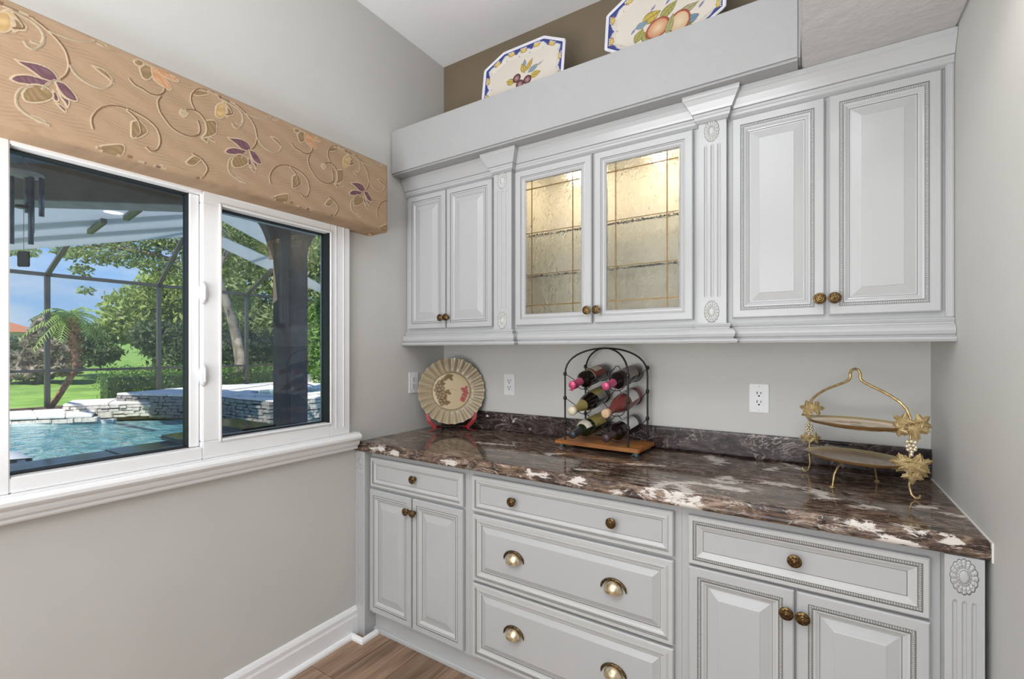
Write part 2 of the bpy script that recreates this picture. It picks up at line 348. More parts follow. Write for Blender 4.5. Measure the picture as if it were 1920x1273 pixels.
sh = MB().sweep([(.016, -5.2), (.016, -.672), (.088, -.672), (.088, -.59)], [(0, 0), (.018, 0), (.017, .010), (.011, .017), (0, .020)][::1]).build('trim_1', 'trim_white'); struct(sh, 'white shoe moulding at the floor', 'trim')

# ------------------------------------------------------------ window
win = root('window_1', 'white sliding window with two panes over the sill', 'window', (0, -1.28, .93)); win['kind'] = 'structure'
f = MB(); f.box(-.048, .03, -.80, WY1+.003, .966, WZ1)                     # right jamb
f.box(-.048, .03, WY0, -1.793, .966, WZ1).box(-.048, .03, -1.793, -1.322, 1.905, WZ1).box(-.08, .03, -1.322, -.80, 1.878, WZ1)
f.box(-.08, .03, -1.793, -1.322, .966, 1.010).box(-.08, .03, -1.322, -.80, .966, 1.028)
f.box(-.06, .03, -1.322, -1.266, 1.028, 1.878)
f.build('frame', 'trim_white', win, bevel=.003)
for (a, b_) in ((-.775, -.772), (-.735, -.731)):
    MB().box(.03, .0335, a, b_, 1.0, 1.925).build('bead', 'trim_white', win, bevel=.001)
MB().box(.03, .0335, -1.26, -.775, 1.912, 1.916).build('bead', 'trim_white', win, bevel=.001)
MB().box(.028, .036, -1.262, -.80, 1.020, 1.030).box(.028, .036, -1.262, -.80, 1.876, 1.886).box(.028, .036, -.806, -.796, 1.02, 1.886).box(.028, .036, -1.27, -1.26, 1.02, 1.886).build('glazing_bead', 'trim_white', win, bevel=.003)
sash = MB().box(-.035, .008, -1.354, -1.324, 1.012, 1.903).build('sash_stile', 'trim_white', win, bevel=.002)
g = MB().box(-.034, -.004, -1.7925, -1.7885, 1.0105, 1.9045).box(-.034, .0, -1.358, -1.354, 1.0105, 1.9045).box(-.034, -.004, -1.7925, -1.354, 1.899, 1.9045).box(-.034, -.004, -1.7925, -1.354, 1.0105, 1.016)
g.box(-.03, .024, -.8055, -.8, 1.028, 1.878).box(-.03, -.01, -1.2655, -.8, 1.873, 1.878).box(-.03, -.01, -1.2655, -.8, 1.028, 1.033).box(-.048, -.034, -1.793, -1.354, 1.9035, 1.9049).box(-.048, -.03, -1.2655, -.8, 1.8765, 1.8779).build('gasket', 'gasket', win)  # last two boxes: dark strips added to hide sky light under the head
box('pane', (-.022, -.018, -1.788, -1.356, 1.014, 1.901), 'window_glass', win); box('pane', (-.022, -.018, -1.2655, -.804, 1.031, 1.875), 'window_glass', win)
for z in (1.555, 1.265):
    l = MB().lathe([(0, 0), (.017, .001), (.019, .004), (.016, .010), (.008, .013), (0, .0135)], 24, Matrix.Translation((.03, -1.322, z)) @ Matrix.Rotation(pi/2, 4, 'Y') @ Matrix.Diagonal((2.1, .85, 1, 1)))
    l.build('latch', 'plastic_white', win, weld=True)
    MB().box(.043, .050, -1.326, -1.318, z-.026, z+.026).build('latch_grip', 'plastic_white', win, bevel=.003)
sill = MB().sweep([(0, -2.3), (0, -.652)], [(0, .886), (.026, .886), (.030, .892), (.030, .900), (.040, .908), (.044, .918), (.044, .926), (.054, .932), (.060, .940), (.060, .950), (.055, .958), (.046, .960), (.046, .966), (-.0, .966)]).build('trim_2', 'trim_white')
struct(sill, 'white moulded window sill and apron', 'sill')
val_label = 'tan brocade window valance with purple leaves and scrolling vines'

# ------------------------------------------------------------ cabinetry helpers
DOOR = [(0, -.004, 0), (.0035, 0, 0), (.0265, 0, 1), (.0275, -.0025, 1), (.0290, -.001, 3), (.0355, -.001, 1), (.0365, -.0025, 1), (.0375, -.0005, 3), (.0430, -.0015, 3), (.0490, -.006, 3), (.0525, -.0075, 2), (.0540, -.0095, 0), (.058, -.0095, 0), (.0830, -.002, 0), (.0845, -.001, 0)]
BEAD = [(0, -.004, 0), (.0035, 0, 0), (.0265, 0, 1), (.0272, -.003, 2), (.0370, -.003, 1), (.0380, -.0005, 3), (.0430, -.0015, 3), (.0490, -.006, 3), (.0525, -.0075, 1), (.0537, -.0095, 0), (.058, -.0095, 0), (.0830, -.002, 0), (.0845, -.001, 0)]
DRAW = [(0, -.004, 3), (.0035, 0, 3), (.0150, 0, 1), (.0160, -.002, 3), (.0195, -.001, 1), (.0207, -.003, 3), (.026, -.002, 3), (.034, -.006, 3), (.041, -.0075, 1), (.0425, -.0095, 0), (.046, -.0095, 0), (.0640, -.002, 0), (.0652, -.001, 0)]
FLAT = [(0, -.004, 3), (.0035, 0, 3), (.0140, 0, 1), (.0150, -.002, 3), (.0180, -.001, 1), (.0192, -.003, 3), (.024, -.002, 3), (.031, -.006, 3), (.035, -.0075, 1), (.0365, -.008, 0)]
FLATB = [(0, -.004, 3), (.0035, 0, 3), (.0140, 0, 1), (.0147, -.003, 2), (.0240, -.003, 1), (.0250, -.0005, 3), (.030, -.002, 3), (.038, -.006, 3), (.0425, -.0075, 1), (.0440, -.008, 0)]
GLAZ = [(0, -.004, 0), (.0035, 0, 0), (.0275, 0, 1), (.0285, -.0025, 3), (.0340, -.001, 1), (.0350, -.0025, 3), (.042, -.004, 3), (.050, -.010, 3), (.0525, -.018, 0)]
def panel(x0, x1, z0, z1, y, prof, thick=.019, fill=True):
    """moulded front: nested rectangles, front plane at y, depth along -y"""
    m = MB(); R = []
    for ins, d, _ in prof: R.append([(x0+ins, y-d, z0+ins), (x1-ins, y-d, z0+ins), (x1-ins, y-d, z1-ins), (x0+ins, y-d, z1-ins)])
    for i in range(len(R)-1):
        for j in range(4):
            k = (j+1) % 4; m.add([R[i][j], R[i][k], R[i+1][k], R[i+1][j]], [(0, 1, 2, 3)], prof[i][2])
    if fill: m.add(R[-1], [(0, 1, 2, 3)], prof[-1][2])
    bk = [(p[0], y+thick, p[2]) for p in R[0]]
    for j in range(4):
        k = (j+1) % 4; m.add([R[0][j], R[0][k], bk[k], bk[j]], [(0, 1, 2, 3)], 0)
    if fill: m.add(bk, [(0, 1, 2, 3)], 0)
    else:
        ib = [(p[0], y+thick, p[2]) for p in R[-1]]
        for j in range(4):
            k = (j+1) % 4; m.add([R[-1][j], R[-1][k], ib[k], ib[j]], [(0, 1, 2, 3)], 0); m.add([bk[j], bk[k], ib[k], ib[j]], [(0, 1, 2, 3)], 0)
    return m
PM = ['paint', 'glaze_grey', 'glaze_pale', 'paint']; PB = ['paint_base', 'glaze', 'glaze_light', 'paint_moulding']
def beads(x0, x1, z0, z1, y, ins, par, mt):
    m = MB(); c = [(x0+ins, z0+ins), (x1-ins, z0+ins), (x1-ins, z1-ins), (x0+ins, z1-ins)]; st = .0054
    for i in range(4):
        a, b_ = Vector(c[i]), Vector(c[(i+1) % 4]); n = int((b_-a).length/st); hx = abs(b_.x-a.x) > abs(b_.y-a.y)
        for k in range(n):
            p = a+(b_-a)*(k/n); r = .0036; e = .0024; rx, rz = (e, r) if hx else (r, e)
            m.add([(p.x-rx, y, p.y), (p.x+rx, y, p.y), (p.x, y, p.y-rz), (p.x, y, p.y+rz), (p.x-rx*.5, y-.0032, p.y-rz*.5), (p.x+rx*.5, y-.0032, p.y-rz*.5), (p.x+rx*.5, y-.0032, p.y+rz*.5), (p.x-rx*.5, y-.0032, p.y+rz*.5)],
                  [(0, 2, 4), (2, 5, 4), (2, 1, 5), (1, 6, 5), (1, 3, 6), (3, 7, 6), (3, 0, 7), (0, 4, 7), (4, 5, 6, 7)])
    return tag(m.build('bead_moulding', mt, par), kind='stuff')
KN = [(.0, .0), (.0085, .0), (.0085, .002), (.0045, .005), (.0045, .012), (.008, .015), (.0145, .0175), (.0175, .020), (.018, .0225), (.0165, .0245), (.0145, .0240), (.013, .0255), (.0105, .0265), (.009, .0255), (.007, .0275), (.0045, .0285), (.003, .0275), (.0015, .0300), (0, .0305)]
def knob(x, y, z, par, s=1.0):
    m = MB().lathe([(r*s, h*s) for r, h in KN], 24, Matrix.Translation((x, y, z)) @ Matrix.Rotation(pi/2, 4, 'X'), cap=False)
    for k in range(10):
        a = 2*pi*k/10; c = Vector((x+.0118*s*cos(a), y-.0262*s, z+.0118*s*sin(a))); m.add([c+Vector(d)*.0022*s for d in ((1, 0, 0), (-1, 0, 0), (0, 0, 1), (0, 0, -1), (0, -1, 0))], [(0, 2, 4), (2, 1, 4), (1, 3, 4), (3, 0, 4)])
    return m.build('knob', 'antique_brass', par, weld=True)
def cup(x, y, z, par):
    m = MB(); P = []
    for i in range(13):
        t = pi*i/12; row = []
        for j in range(9):
            q = pi*.5*j/8*1.12; row.append((x+.0335*-cos(t), y-.0275*sin(t)*sin(q)-.001, z-.016+.032*sin(t)*cos(q)))
        P.append(row)
    m.grid(P, 0); c = [(x+.0440*-cos(pi*i/14), y-.0035, z-.017+.0375*sin(pi*i/14)) for i in range(15)]
    rr = [.0012+.0033*min(1, 2.4*sin(pi*i/14)) for i in range(15)]; m.tube(c, rr, 8, 1)
    
    return m.build('cup_pull', ['polished_brass', 'antique_brass'], par, weld=True)
def medallion(x, y, z, rx, rz, par, mt):
    nr, na = 26, 96; r = np.linspace(0, 1, nr)[:, None]; a = np.linspace(0, 2*pi, na, endpoint=False)[None, :]
    pet = np.abs(np.cos(a*8)); out = 1-.10*(1-pet)
    h = np.where(r < .34, .0035*np.sqrt(np.clip(1-(r/.36)**2, 0, 1))+.0012, 0)+np.where((r > .36) & (r < .46), .0030, 0)
    q = np.clip((r-.48)/.5, 0, 1); h = h+np.where(r >= .46, .0045*np.sin(pi*np.clip(q*1.05, 0, 1))**.6*(.25+.75*pet)*(.72+.28*np.cos(q*16)), 0)
    rr = r*out; V = np.stack([x+rx*rr*np.cos(a), y-h, z+rz*rr*np.sin(a)], -1).reshape(-1, 3)
    o = arr_mesh('medallion', V, gridfaces(nr, na, True)[:, ::-1], mt[0], par); o.data.materials.append(M[mt[1]])
    idx = np.zeros(((nr-1), na), int); idx[9:10] = 1; idx[12:13] = 1; idx[13:23][:, (np.cos(a[0]*8)**2 < .10)] = 1
    o.data.polygons.foreach_set('material_index', idx.ravel().astype(np.int32)); return o
def pilaster(x0, x1, yf, yb, z0, z1, g0, g1, par, mt, name='pilaster', ng=3):
    """fluted post: face grid with grooves between g0 and g1"""
    m = MB(); xs = [(x0, 0)]; w = x1-x0; gw = w*.13
    for k in range(ng):
        c = x0+w*(.26+.24*k) if ng == 3 else x0+w*.5
        for t in (-1, -.6, 0, .6, 1): xs.append((c+t*gw*.5, .0045*sqrt(max(0, 1-t*t))))
    xs.append((x1, 0)); zs = [(z0, 0), (g0-.004, 0), (g0+.004, 1), (g1-.004, 1), (g1+.004, 0), (z1, 0)]
    m.grid([[(x, yf+d*k, z) for x, d in xs] for z, k in zs], 0, False)
    m.add([(x0, yf, z0), (x1, yf, z0), (x1, yb, z0), (x0, yb, z0), (x0, yf, z1), (x1, yf, z1), (x1, yb, z1), (x0, yb, z1)], [(0, 3, 7, 4), (1, 5, 6, 2), (3, 2, 6, 7), (0, 1, 2, 3), (4, 7, 6, 5)], 0)
    return m.build(name, mt, par)

# ------------------------------------------------------------ wall cabinets
FY = -.305; DY = -.325
cL = root('wall_cabinet', 'narrow white two-door wall cabinet beside the window wall', 'cabinet', (.3, -.15, 1.44))
box('cabinet_body', (.004, .594, FY, -.001, 1.44, 2.2595), 'paint', cL)
cM = root('wall_cabinet', 'lit white wall cabinet with two leaded textured-glass doors', 'cabinet', (1.1, -.15, 1.44))
cR = root('wall_cabinet', 'large white wall cabinet with beaded raised-panel doors at right', 'cabinet', (1.9, -.15, 1.44))
box('cabinet_body', (1.5895, RW-.0005, FY, -.001, 1.44, 2.2595), 'paint', cR)
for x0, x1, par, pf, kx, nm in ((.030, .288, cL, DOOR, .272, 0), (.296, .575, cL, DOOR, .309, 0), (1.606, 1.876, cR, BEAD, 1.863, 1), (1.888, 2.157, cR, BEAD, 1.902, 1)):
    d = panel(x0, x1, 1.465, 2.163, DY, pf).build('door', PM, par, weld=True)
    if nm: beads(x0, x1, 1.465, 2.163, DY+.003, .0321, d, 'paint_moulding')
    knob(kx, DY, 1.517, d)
# right scribe strip
MB().box(2.166, RW-.001, -.318, FY, 1.446, 2.176).build('scribe_strip', 'paint', cR, bevel=.003)
box('cabinet_side', (.5945, .700, FY, -.001, 1.44, 2.2595), 'paint', cM); box('cabinet_side', (1.482, 1.589, FY, -.001, 1.44, 2.2595), 'paint', cM)
b = MB(); b.box(.7005, 1.4815, -.012, -.001, 1.44, 2.2595).box(.7005, 1.4815, FY+.02, -.012, 1.445, 1.475).box(.7005, 1.4815, FY+.02, -.012, 2.19, 2.2595).box(.7005, .708, FY+.02, -.012, 1.475, 2.19).box(1.474, 1.4815, FY+.02, -.012, 1.475, 2.19).build('cabinet_interior', 'cabinet_inside', cM)
b = MB(); b.box(.7005, .738, FY, FY+.02, 1.44, 2.2595).box(1.444, 1.4815, FY, FY+.02, 1.44, 2.2595).box(.738, 1.444, FY, FY+.02, 1.44, 1.505).box(.738, 1.444, FY, FY+.02, 2.13, 2.2595).box(1.055, 1.110, FY, FY+.02, 1.505, 2.13).build('face_frame', 'paint', cM)
for z in (1.690, 1.876): box('glass_shelf', (.709, 1.473, -.27, -.013, z-.004, z+.004), 'shelf_glass', cM, bevel=.001)
for x in (.93, 1.31):
    pk = MB().lathe([(0, 2.178), (.030, 2.178), (.033, 2.182), (.033, 2.1895), (0, 2.1895)], 24, Matrix.Translation((x, -.17, 0)), cap=False).build('puck_light', 'puck', cM, weld=True)
    light('cabinet_lamp', 'POINT', (x, -.17, 2.15), power=.85, size=.02, col=(1, .90, .72))
for x0, x1, vs, kx in ((.706, 1.077, (.790, .990), 1.064), (1.089, 1.475, (1.179, 1.381), 1.106)):
    d = panel(x0, x1, 1.465, 2.163, DY, GLAZ, fill=False).build('door', PM, cM, weld=True)
    i = .0525; box('glass_pane', (x0+i-.003, x1-i+.003, DY+.008, DY+.0125, 1.465+i-.003, 2.163-i+.003), 'water_glass', d)
    for v_ in vs: MB().box(v_-.0025, v_+.0025, DY+.0055, DY+.008, 1.465+i, 2.163-i).build('came', 'came_lead', d, bevel=.001)
    for z, s in ((2.073, .0025), (1.875, .0016), (1.690, .0016), (1.552, .0025)): MB().box(x0+i, x1-i, DY+.0055, DY+.008, z-s, z+s).build('came', 'came_lead', d, bevel=.0007)
    knob(kx, DY, 1.517, d)
for x0, x1 in ((.5945, .692), (1.497, 1.589)):
    p = pilaster(x0, x1, -.335, FY, 1.44, 2.178, 1.545, 2.086, cM, 'paint'); xc = (x0+x1)/2-.002
    for z in (2.136, 1.490): medallion(xc, -.335, z, .026, .040, p, ('paint_moulding', 'glaze_light'))
def jog(y0, j, xe): return [(.004, y0), (.5945, y0), (.5945, y0-j), (.692, y0-j), (.692, y0), (1.497, y0), (1.497, y0-j), (1.589, y0-j), (1.589, y0), (xe, y0)]
cr = MB().sweep(jog(FY, .030, RW-.001), [(0, 2.168), (.006, 2.168), (.0075, 2.176), (.0115, 2.179), (.012, 2.187), (.015, 2.190), (.016, 2.197), (.020, 2.200), (.024, 2.208), (.034, 2.226), (.043, 2.240), (.046, 2.243), (.048, 2.2585), (0, 2.2585)],
                m=[0, 1, 0, 0, 0, 0, 1, 0, 0, 0, 0, 0, 0]).build('crown_moulding', ['paint', 'glaze_pale'])
tag(cr, 'white crown moulding running along the top of the wall cabinets', 'moulding')
lr = MB().sweep(jog(FY, .030, RW-.001), [(0, 1.4475), (.013, 1.4475), (.017, 1.443), (.014, 1.437), (.011, 1.434), (.013, 1.430), (.024, 1.427), (.032, 1.418), (.033, 1.410), (.029, 1.400), (.024, 1.3975), (.027, 1.395), (.038, 1.391), (.042, 1.385), (.038, 1.378), (0, 1.377)]).build('light_rail', 'paint')
tag(lr, 'white rounded light rail moulding under the wall cabinets', 'moulding')
for o in (lr,): pass

# ------------------------------------------------------------ base cabinets
BY, BD = -.60, -.62
bL = root('base_cabinet', 'white base cabinet with one drawer over two doors, at the window wall', 'cabinet', (.35, -.3, 0))
bC = root('base_cabinet', 'white base cabinet with three wide stacked drawers', 'cabinet', (1.08, -.3, 0))
bR = root('base_cabinet', 'white base cabinet with beaded drawer and two beaded doors at right', 'cabinet', (1.8, -.3, 0))
box('cabinet_body', (.0665, .6595, BY, -.001, .098, .872), 'paint_base', bL); box('cabinet_body', (.660, 1.4975, BY, -.001, .098, .872), 'paint_base', bC); box('cabinet_body', (1.498, 2.1045, BY, -.001, .098, .872), 'paint_base', bR)
for par, a, c in ((bL, .0665, .6595), (bC, .660, 1.4975), (bR, 1.498, 2.1045)):
    MB().box(a, c, -.575, -.557, .0005, .098).build('toe_kick', 'paint_base', par)
    MB().sweep([(a, -.575), (c, -.575)], [(0, .0005), (.012, .0005), (.012, .014), (.009, .02), (0, .022)]).build('toe_moulding', 'paint_base', par)
p = pilaster(.0015, .066, -.641, -.001, .0005, .872, .14, .765, bL, 'paint_base'); medallion(.034, -.641, .822, .022, .036, p, ('paint_base', 'glaze_light'))
p = pilaster(2.105, 2.174, -.641, -.001, .0005, .872, .14, .765, bR, 'paint_base'); medallion(2.139, -.641, .825, .0255, .043, p, ('paint_base', 'glaze_light'))
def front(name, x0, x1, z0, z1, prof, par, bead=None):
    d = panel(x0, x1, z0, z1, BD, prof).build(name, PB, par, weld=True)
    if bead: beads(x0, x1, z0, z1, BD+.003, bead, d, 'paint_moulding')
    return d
d = front('drawer', .079, .637, .708, .845, FLAT, bL); knob(.3625, BD+.008, .783, d)
d = front('door', .073, .344, .117, .695, DOOR, bL); knob(.328, BD, .637, d, .95)
d = front('door', .352, .637, .117, .695, DOOR, bL); knob(.369, BD, .637, d, .95)
d = front('drawer', .684, 1.476, .703, .846, FLAT, bC); knob(.880, BD+.008, .776, d); knob(1.276, BD+.008, .775, d)
d = front('drawer', .686, 1.476, .424, .691, DRAW, bC); cup(.886, BD, .565, d); cup(1.282, BD, .565, d)
d = front('drawer', .686, 1.476, .118, .414, DRAW, bC); cup(.886, BD, .279, d); cup(1.282, BD, .279, d)
d = front('drawer', 1.520, 2.084, .697, .845, FLATB, bR, .0193); knob(1.801, BD+.008, .776, d)
d = front('door', 1.521, 1.800, .117, .689, BEAD, bR, .0321); knob(1.782, BD, .631, d)
d = front('door', 1.806, 2.084, .117, .689, BEAD, bR, .0321); knob(1.820, BD, .629, d)

# ------------------------------------------------------------ countertop
PATCH = [[(1.405, -0.651), (1.445, -0.54), (1.511, -0.497), (1.593, -0.495), (1.663, -0.504)], [(1.467, -0.526), (1.541, -0.645), (1.463, -0.65)], [(1.566, -0.425), (1.599, -0.364), (1.623, -0.426)], [(1.72, -0.364), (1.795, -0.366), (1.853, -0.383), (1.885, -0.456)], [(1.119, -0.542), (1.183, -0.52)], [(0.912, -0.382), (0.941, -0.34)], [(1.25, -0.363), (1.361, -0.322)], [(1.485, -0.051), (1.545, -0.175), (1.521, -0.085)], [(1.503, -0.673), (1.541, -0.681)], [(1.471, -0.671), (1.503, -0.677)], [(0.846, -0.705), (0.894, -0.704)], [(1.146, -0.647), (1.172, -0.647)], [(1.29, -0.675), (1.318, -0.671)], [(2.156, -0.442), (2.198, -0.461)], [(2.03, -0.613), (2.051, -0.64)], [(2.0, -0.671), (2.036, -0.681)], [(2.107, -0.624), (2.118, -0.646)], [(0.692, -0.709), (0.731, -0.705)], [(0.517, -0.338), (0.679, -0.309)], [(1.77, -0.031), (1.806, -0.103)], [(1.707, -0.167), (1.73, -0.133)], [(2.101, -0.412), (2.122, -0.388)], [(1.931, -0.632), (1.973, -0.646)], [(0.13, -0.654), (0.173, -0.65)], [(0.253, -0.659), (0.277, -0.661)], [(0.952, -0.653), (1.03, -0.647)], [(1.94, -0.494), (1.99, -0.473)], [(0.552, -0.659), (0.609, -0.661)]]
ct = root('countertop', 'polished dark brown marble countertop with white veining', 'countertop', (RW/2, -.3, .914))
rows = [(y, .914) for y in np.linspace(-.002, -.618, 52)]+[(-.624, .9135), (-.6275, .911), (-.628, .907), (-.6285, .9045), (-.631, .9035), (-.6335, .901), (-.636, .897), (-.640, .895), (-.645, .893), (-.649, .889), (-.650, .884), (-.649, .879), (-.645, .875), (-.638, .8735), (-.590, .8735), (-.002, .8735), (-.002, .914)]
xs = np.linspace(.0015, RW-.0015, 190); V = np.array([[(x, y, z) for x in xs] for y, z in rows]).reshape(-1, 3)
def patchval(V):
    q = np.stack([V[:, 0], V[:, 1]-(.914-V[:, 2])*.9], -1); best = np.zeros(len(V))
    for L in PATCH:
        L = [np.array(p) for p in L]
        r = .040 if len(L) > 2 else .030
        dd = seg_dist(q*np.array([1, 1.15]), [p*np.array([1, 1.15]) for p in L]); best = np.maximum(best, np.clip(1-dd/(r*1.6), 0, 1))
    return best*.95
arr_mesh('slab', V, gridfaces(len(rows), len(xs)), 'marble', ct, patchval(V), 'patch')
bs = [(-.001, .9145), (-.0195, .9145)]+[(-.0195, z) for z in np.linspace(.925, 1.008, 9)]+[(-.019, 1.013), (-.0175, 1.0145), (-.001, 1.0145), (-.001, .9145)]
xs2 = np.linspace(.001, RW-.001, 160); V = np.array([[(x, y, z) for x in xs2] for y, z in bs]).reshape(-1, 3)
pv = np.zeros(len(V))
for x, z, r in ((.33, .99, .035), (.52, .975, .05), (.60, .95, .03), (.70, .98, .02), (1.36, .96, .02), (1.30, .99, .02)): pv = np.maximum(pv, np.clip(1-np.hypot(V[:, 0]-x, V[:, 2]-z)/r, 0, 1)*.8)
bsp = arr_mesh('backsplash', V, gridfaces(len(bs), len(xs2)), 'marble_dark', None, pv, 'patch'); tag(bsp, 'low dark marble backsplash strip along the back wall', 'backsplash')
MB().box(RW-.0035, RW-.0002, -.65, -.0205, .9142, .9175).box(RW-.0035, RW-.0002, -.653, -.649, .872, .9175).build('caulk_line', 'caulk', ct)

# ------------------------------------------------------------ outlets
def outlet(label, M4):
    o = root('wall_outlet', label, 'outlet', M4.to_translation(), 'white wall outlets'); inv = M4
    MB().box(-.035, .035, -.0055, -.0003, -.0572, .0572).xf(inv).build('cover_plate', 'plastic_white', o, bevel=.0018)
    MB().box(-.0168, .0168, -.0075, -.005, -.0335, .0335).xf(inv).build('receptacle', 'plastic_white', o, bevel=.0012)
    s = MB()
    for zc in (-.0175, .0175):
        s.box(-.0085, -.0052, -.0079, -.0070, zc-.0004, zc+.0095).box(.0052, .0082, -.0079, -.0070, zc+.0008, zc+.0088)
        s.lathe([(0, .0070), (.0035, .0070), (.0035, .0079), (0, .0079)], 12, Matrix.Translation((0, 0, zc-.0075)) @ Matrix.Rotation(pi/2, 4, 'X'), cap=False)
    s.xf(inv).build('slots', 'slot_black', o)
    for z in (-.0475, .0475): MB().lathe([(0, .0050), (.0032, .0052), (.0025, .0066), (0, .0068)], 12, inv @ Matrix.Translation((0, 0, z)) @ Matrix.Rotation(pi/2, 4, 'X'), cap=False).build('screw', 'trim_white', o, weld=True)
outlet('white wall outlet between the scalloped plate and the wine rack', Matrix.Translation((.467, 0, 1.167)))
outlet('white wall outlet between the wine rack and the tiered tray', Matrix.Translation((1.664, 0, 1.159)))
outlet('white wall outlet on the window wall, left of the scalloped plate', Matrix.Translation((0, -.256, 1.175)) @ Matrix.Rotation(pi/2, 4, 'Z'))
# recessed lamp in the soffit
cl_ = root('recessed_light', 'white recessed ceiling light in the low soffit', 'light', (1.98, -.95, 2.2595))
MB().lathe([(.052, 0), (.075, 0), (.077, -.004), (.070, -.006), (.054, -.003), (.052, 0)], 32, Matrix.Translation((1.98, -.95, 2.2595)), cap=False).build('trim_ring', 'trim_white', cl_)
MB().lathe([(0, -.001), (.052, -.001)], 32, Matrix.Translation((1.98, -.95, 2.2595)), cap=False).build('lamp', 'can_lamp', cl_)

# ------------------------------------------------------------ valance
STEMS=[('b', '-1830,2213 -1809,2214 -1786,2218 -1764,2210 -1743,2199 -1723,2183 -1709,2164 -1702,2140 -1701,2122 -1707,2099 -1719,2080'), ('c', '-1739,2198 -1719,2199 -1699,2201 -1674,2208 -1650,2223'), ('c', '-1699,2128 -1687,2110 -1668,2100 -1646,2096 -1624,2102 -1610,2119 -1607,2135'), ('c', '-1808,2210 -1786,2207 -1768,2203 -1754,2189 -1750,2171 -1754,2153 -1768,2135 -1781,2136 -1786,2145'), ('c', '-1773,2037 -1791,2022 -1800,1999 -1799,1977 -1788,1964 -1773,1957 -1758,1953 -1739,1950'), ('b', '-1650,1977 -1653,2003 -1639,2034 -1617,2054 -1589,2064 -1565,2063 -1572,2061 -1552,2047 -1542,2027 -1540,2004 -1550,1991'), ('b', '-1572,2066 -1547,2062 -1522,2054 -1501,2038 -1491,2014 -1490,1993 -1499,1971 -1514,1962 -1525,1970'), ('b', '-1567,2157 -1555,2145 -1537,2142 -1517,2136 -1494,2142 -1480,2159 -1478,2170'), ('b', '-1488,2140 -1496,2121 -1491,2095 -1478,2076 -1458,2055 -1430,2047 -1402,2050 -1381,2066 -1378,2088 -1384,2108'), ('b', '-1393,2141 -1403,2163 -1402,2186 -1387,2210 -1359,2222 -1328,2224 -1302,2211 -1283,2192 -1277,2177 -1296,2166'), ('b', '-1419,2129 -1399,2138 -1378,2134 -1363,2117'), ('c', '-1238,2179 -1245,2155 -1262,2152'), ('b', '-1399,1994 -1378,1988 -1359,1971 -1356,1952 -1372,1923 -1387,1915'), ('b', '-1572,1923 -1550,1922 -1527,1918'), ('c', '-1719,2077 -1731,2071 -1743,2058 -1753,2040')]
PETALS=[('p', '-1799,2088 -1788,2090 -1762,2097 -1743,2095 -1733,2087 -1729,2075 -1735,2070 -1753,2066 -1769,2074 -1782,2080 -1791,2083'), ('p', '-1808,2037 -1800,2049 -1782,2059 -1762,2062 -1743,2062 -1751,2049 -1766,2036 -1781,2038 -1797,2034'), ('p', '-1729,2070 -1711,2070 -1699,2060 -1691,2050 -1688,2039 -1699,2036 -1711,2040 -1721,2052'), ('p', '-1725,2056 -1715,2036 -1703,2031 -1706,2013 -1711,2024 -1719,2034'), ('p', '-1733,2041 -1727,2038 -1723,2024 -1729,2019 -1734,2028'), ('p', '-1727,2012 -1719,2012 -1709,2005 -1711,1998'), ('o', '-1788,2010 -1777,2034 -1758,2043 -1743,2039 -1737,2026 -1749,2010 -1771,1997 -1784,1997'), ('o', '-1650,2149 -1628,2150 -1615,2140 -1609,2125 -1622,2134 -1639,2142'), ('o', '-1650,2227 -1637,2231 -1622,2230 -1635,2220'), ('o', '-1772,1960 -1758,1958 -1749,1953 -1762,1948'), ('o', '-1809,2191 -1797,2188 -1786,2184 -1788,2173 -1797,2168 -1806,2160 -1804,2179'), ('g', '-1830,2191 -1820,2195 -1813,2184 -1815,2160 -1827,2148 -1840,2152 -1839,2178'), ('o', '-1562,2028 -1545,2038 -1527,2018 -1540,1998 -1560,1987 -1563,2007'), ('o', '-1557,2213 -1545,2226 -1535,2222 -1540,2209 -1552,2207'), ('o', '-1542,2200 -1527,2217 -1514,2211 -1512,2197 -1522,2179 -1535,2179'), ('r', '-1512,2221 -1496,2211 -1480,2203 -1464,2183 -1469,2174 -1491,2179 -1507,2190'), ('r', '-1509,2223 -1486,2222 -1458,2220 -1445,2211 -1458,2206 -1488,2209'), ('o', '-1402,2189 -1384,2208 -1356,2210 -1384,2191'), ('g', '-1315,2192 -1302,2204 -1279,2187 -1283,2171 -1309,2164'), ('o', '-1363,2114 -1334,2125 -1331,2099 -1334,2085 -1353,2070 -1372,2060 -1359,2082'), ('o', '-1372,2055 -1356,2047 -1353,2060 -1334,2056 -1344,2067'), ('c', '-1433,2123 -1416,2118 -1425,2104 -1436,2109'), ('o', '-1418,1961 -1399,1984 -1378,1985 -1396,1959 -1413,1956'), ('o', '-1640,1925 -1624,1937 -1587,1951 -1590,1922 -1614,1913 -1629,1917'), ('p', '-1504,1918 -1488,1923 -1476,1918 -1496,1914')]

